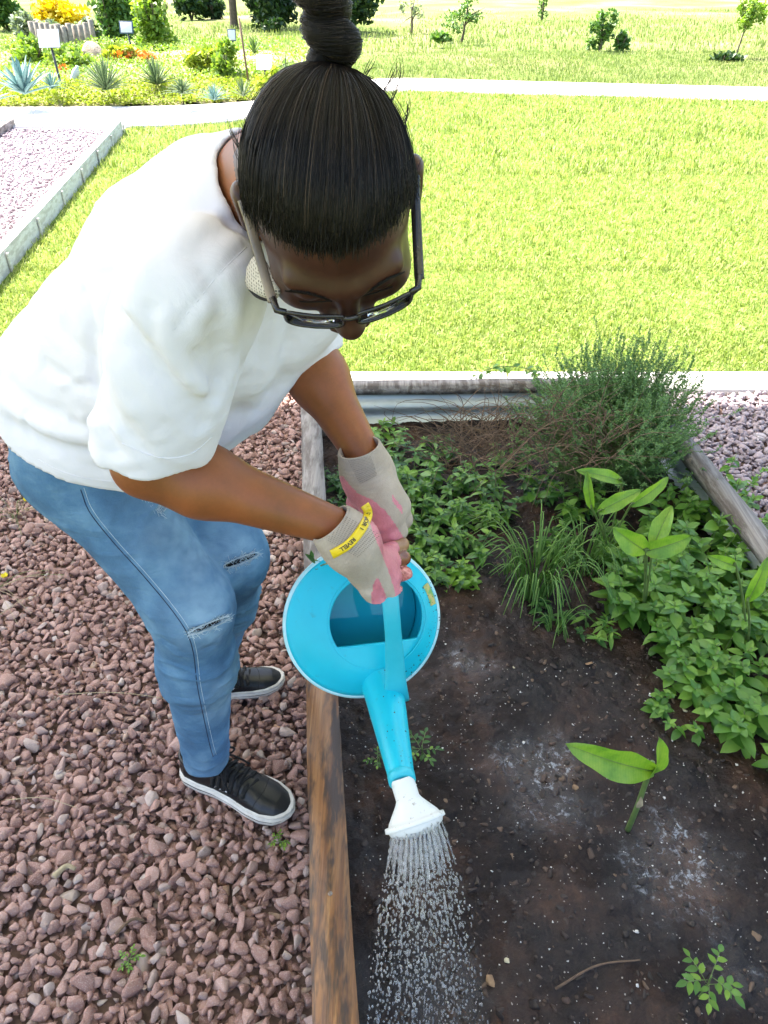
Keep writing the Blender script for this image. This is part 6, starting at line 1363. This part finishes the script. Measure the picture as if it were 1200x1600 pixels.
rosette('silvery green clump at the path edge', 335, 156, 34, 60, 'agave_leaf', .035, .9, 'spiky_clump', 'spiky plant', .2); rosette('dry yellowish aloe clump left of the low white sign', 380, 150, 30, 40, 'yucca_leaf', .06, 1., 'spiky_clump', 'spiky plant', .05); rosette('dark green fan of palm leaves beside the thin pole', 398, 92, 26, 26, 'leaf_mid', .07, 1., 'fan_palm', 'palm', .02, lift=8); rosette('small palm with stiff leaves nearest the hair bun', 448, 118, 30, 22, 'yucca_leaf', .06, 1., 'fan_palm', 'palm', .02)
BG_ = 'shrubs in the planted bed beyond the path'
for a in [('bright green rounded bush behind the agave', 55, 105, 75, 40, 'leaf_bright', 1800), ('bright green bush under the white tilted sign', 118, 112, 70, 38, 'leaf_bright', 1500), ('dark green leafy shrub right of the log edging', 178, 72, 90, 90, 'leaf_mid', 2600), ('tall pale-stemmed leafy plant behind the blue-framed sign', 250, 88, 80, 100, 'leaf_bright', 2200), ('olive bush at the top left corner', 12, 50, 80, 70, 'leaf_mid', 1600),
          ('pale hazy bush left of the logs', 45, 72, 45, 50, 'leaf_grey', 900), ('yellow-green bush under the small framed sign', 325, 118, 80, 42, 'leaf_lime', 1800), ('green bush right of the small framed sign', 355, 125, 45, 50, 'leaf_bright', 1300), ('lime bush behind the low white sign', 430, 145, 60, 30, 'leaf_lime', 1200), ('orange-flowered patch below the blue-framed sign', 215, 100, 62, 20, 'flower_orange', 500), ('lime patch below the blue-framed sign', 190, 100, 60, 24, 'leaf_lime', 900), ('orange-flowered tuft by the tan rock', 100, 118, 26, 12, 'flower_orange', 160)]:
    shrub(*a, group=BG_)
shrub('bush covered in yellow flowers behind the logs', 100, 58, 95, 52, 'flower_yellow', 1500, None, 'flowering bush', 'flowering_bush'); shrub('green foliage of the yellow-flowered bush', 100, 56, 90, 40, 'leaf_mid', 800, None, 'bush', 'bush')
shrub('round dark shrub left of the tree trunk', 335, 34, 32, 32, 'leaf_dark', 1200, None, 'bush', 'bush'); shrub('dark reddish bush at the top behind the leafy plant', 300, 34, 60, 60, 'leaf_dark', 1800, None, 'bush', 'bush')
shrub('large dark shrub left of the hair bun', 422, 45, 80, 75, 'leaf_dark', 4200, None, 'bush', 'bush', lobes=10); shrub('large dark bush right of the hair bun', 540, 50, 115, 90, 'leaf_dark', 6500, None, 'bush', 'bush', lobes=12); shrub('small dark shrub below the large dark shrub', 432, 50, 34, 18, 'leaf_dark', 700, None, 'bush', 'bush')
shrub('dark foliage at the far top right', 1035, 14, 90, 34, 'leaf_dark', 1800, None, 'bush', 'bush', dy=8)
tree('young sapling with a side branch, left of the group on the right', 720, 66, 42, 728, 20, 66, 48, 'leaf_mid', 700, s=.05); tree('sparse olive sapling nearest the big dark bush', 643, 50, 28, 643, 22, 34, 44, 'leaf_grey', 260, s=.05); tree('leafy tip of a sapling at the top middle', 846, 32, 20, 846, 8, 20, 36, 'leaf_mid', 200, s=.06)
tree('dense green sapling in the middle of the rough grass', 936, 80, 30, 936, 52, 46, 58, 'leaf_mid', 750, s=.06); tree('tall slim sapling at the right with a pale trunk', 1147, 92, 72, 1155, 20, 44, 70, 'leaf_bright', 650, 1.6, s=.06); shrub('low dark leaves standing in for the shadow of the tall slim sapling', 1130, 96, 46, 12, 'leaf_dark', 350, None, 'tuft', 'grass_tuft'); shrub('pale tuft under the side branch of the young sapling', 690, 68, 34, 14, 'leaf_mid', 260, None, 'tuft', 'grass_tuft'); shrub('sprawling green side shoots right of the dense sapling', 968, 80, 26, 26, 'leaf_mid', 400, None, 'bush', 'bush')  # low dark leaves by the tall sapling imitate its cast shadow
# big tree: only its trunk shows
p = G(366, 42); k = (p-CAM)@cF/FPX; t_ = thing('tree', 'tree whose straight trunk stands at the top with a thin stake beside it', 'tree', p)
V, P = tube(spline([p-[0, 0, .1], p+[.01, 0, .5], p+[.03, 0, 1.6], p+[.05, .1, 2.6]], 14), np.linspace(6.5*k, 4.5*k, 14)*np.r_[1.35, 1.1, np.ones(12)], 12); V = V+.006*vnoise(V, 12, 3)[:, None]*np.array((1, 1, 0)); put('trunk', V, P, 'bark', t_)
crown(p+[0, .5, 3.6], (1.9, 1.7, 1.1), 7000, .07, 'leaf_mid', t_, 'crown', .5, 14); V, P = tube([p+[.11, -.05, -.05], p+[.13, -.05, 1.2]], .012, 6); put('stake', V, P, 'bark', t_)
# log edging with trailing grey plant on top
lg = thing('log_edging', 'curved palisade of short upright grey logs holding the yellow-flowered bush', 'log edging', G(105, 92))
for i, px in enumerate(np.linspace(58, 150, 12)):
    py = 80+10*math.sin((px-58)/92*math.pi*.9)-(px-58)*.03; p = G(px, py); k = (p-CAM)@cF/FPX; V, P = tube([p-[0, 0, .05], p+[0, 0, .02], p+[.0, 0, 30*k*random.uniform(.85, 1.0)]], 4.6*k*random.uniform(.85, 1.1), 9); V = V+[0, 0, .18]*1; put('log', V, P, 'log_wood', lg)
shrub('grey trailing plant draped over the tops of the logs', 85, 66, 60, 26, 'leaf_grey', 900, None, 'trailing plant', 'trailing_plant'); shrub('dry grey hanging plant at the right end of the logs', 142, 72, 40, 42, 'leaf_grey', 900, None, 'trailing plant', 'trailing_plant')
for lb, px, py, w, h in (('large tan rock behind the spiky yucca', 150, 112, 34, 46), ('low sandstone slab between the two yuccas', 200, 128, 60, 18), ('small pale rock beneath the blue-framed sign', 205, 84, 18, 12), ('flat tan rock right of the slab', 232, 122, 30, 10)):
    p = G(px, py); k = (p-CAM)@cF/FPX; bm = bmesh.new(); bmesh.ops.create_icosphere(bm, subdivisions=3, radius=1); V, P = bm_np(bm); V = V*(1+.25*vnoise(V, 1.6, px)[:, None]); V = np.sign(V)*np.abs(V)**.8*np.array((w*k/2, w*k*.4, h*k*.62)); o = put('rock', V, P, 'sandstone'); o.location = tuple(p+[0, 0, .12]); tag(o, lb, 'rock')
# signs: framed plates on posts
def sign(label, px, py, cx, cy, w, h, tilt, rot_, framed):
    p = G(px, py, .1); k = (p-CAM)@cF/FPX; t_ = thing('sign', label, 'sign', p); top = p+np.array(((cx-px)*k, 0, (py-cy)*k*.88)); V, P = tube([p-[0, 0, .1], p+[0, 0, .01], top], .016, 8); put('post', V, P, 'dark_metal', t_)
    Rm = np.array(Matrix.Rotation(rot_, 3, 'Z') @ Matrix.Rotation(-tilt, 3, 'X')); 
    V, P = box(-w*k/2, w*k/2, -.012, .0, -h*k/2, h*k/2, .003); put('plate', V@Rm.T+top, P, 'dark_metal' if not framed else 'frame_blue', t_, False); i_ = .82 if framed else .985
    V, P = box(-w*k/2*i_, w*k/2*i_, -.0155, -.0125, -h*k/2*i_, h*k/2*i_, .001); put('panel', V@Rm.T+top, P, 'plate_white', t_, False)
sign('white tilted sign on a dark post beside the agave', 98, 142, 95, 64, 31, 26, .5, .15, False); sign('blue-framed sign on a post behind the yuccas', 208, 86, 205, 45, 21, 17, .35, 0, True); sign('small upright framed sign left of the thin pole', 366, 82, 365, 56, 13, 16, .2, 0, True); sign('low white sign nearest the hair', 417, 146, 417, 99, 24, 22, .5, -.1, False)
po = G(390, 136, .1); k = (po-CAM)@cF/FPX; V, P = tube([po-[0, 0, .1], po+np.array((-6*k, 0, 90*k))], .014, 7); o = put('pole', V-po, P, 'stem_brown'); o.location = tuple(po); tag(o, 'thin brown leaning pole between the framed sign and the low white sign', 'pole')
p = G(112, 138, .1); k = (p-CAM)@cF/FPX; V, P = lathe([(0, 0), (.045, 0), (.05, .02), (.05, .2), (.042, .25), (.02, .27), (.02, .30), (0, .30)], 20); V = V@np.array(Matrix.Rotation(.5, 3, 'Y')).T; o = put('plastic_bottle', V, P, 'clear_plastic'); o.location = tuple(p); tag(o, 'pale plastic bottle leaning in the ground cover beside the tilted sign', 'bottle')
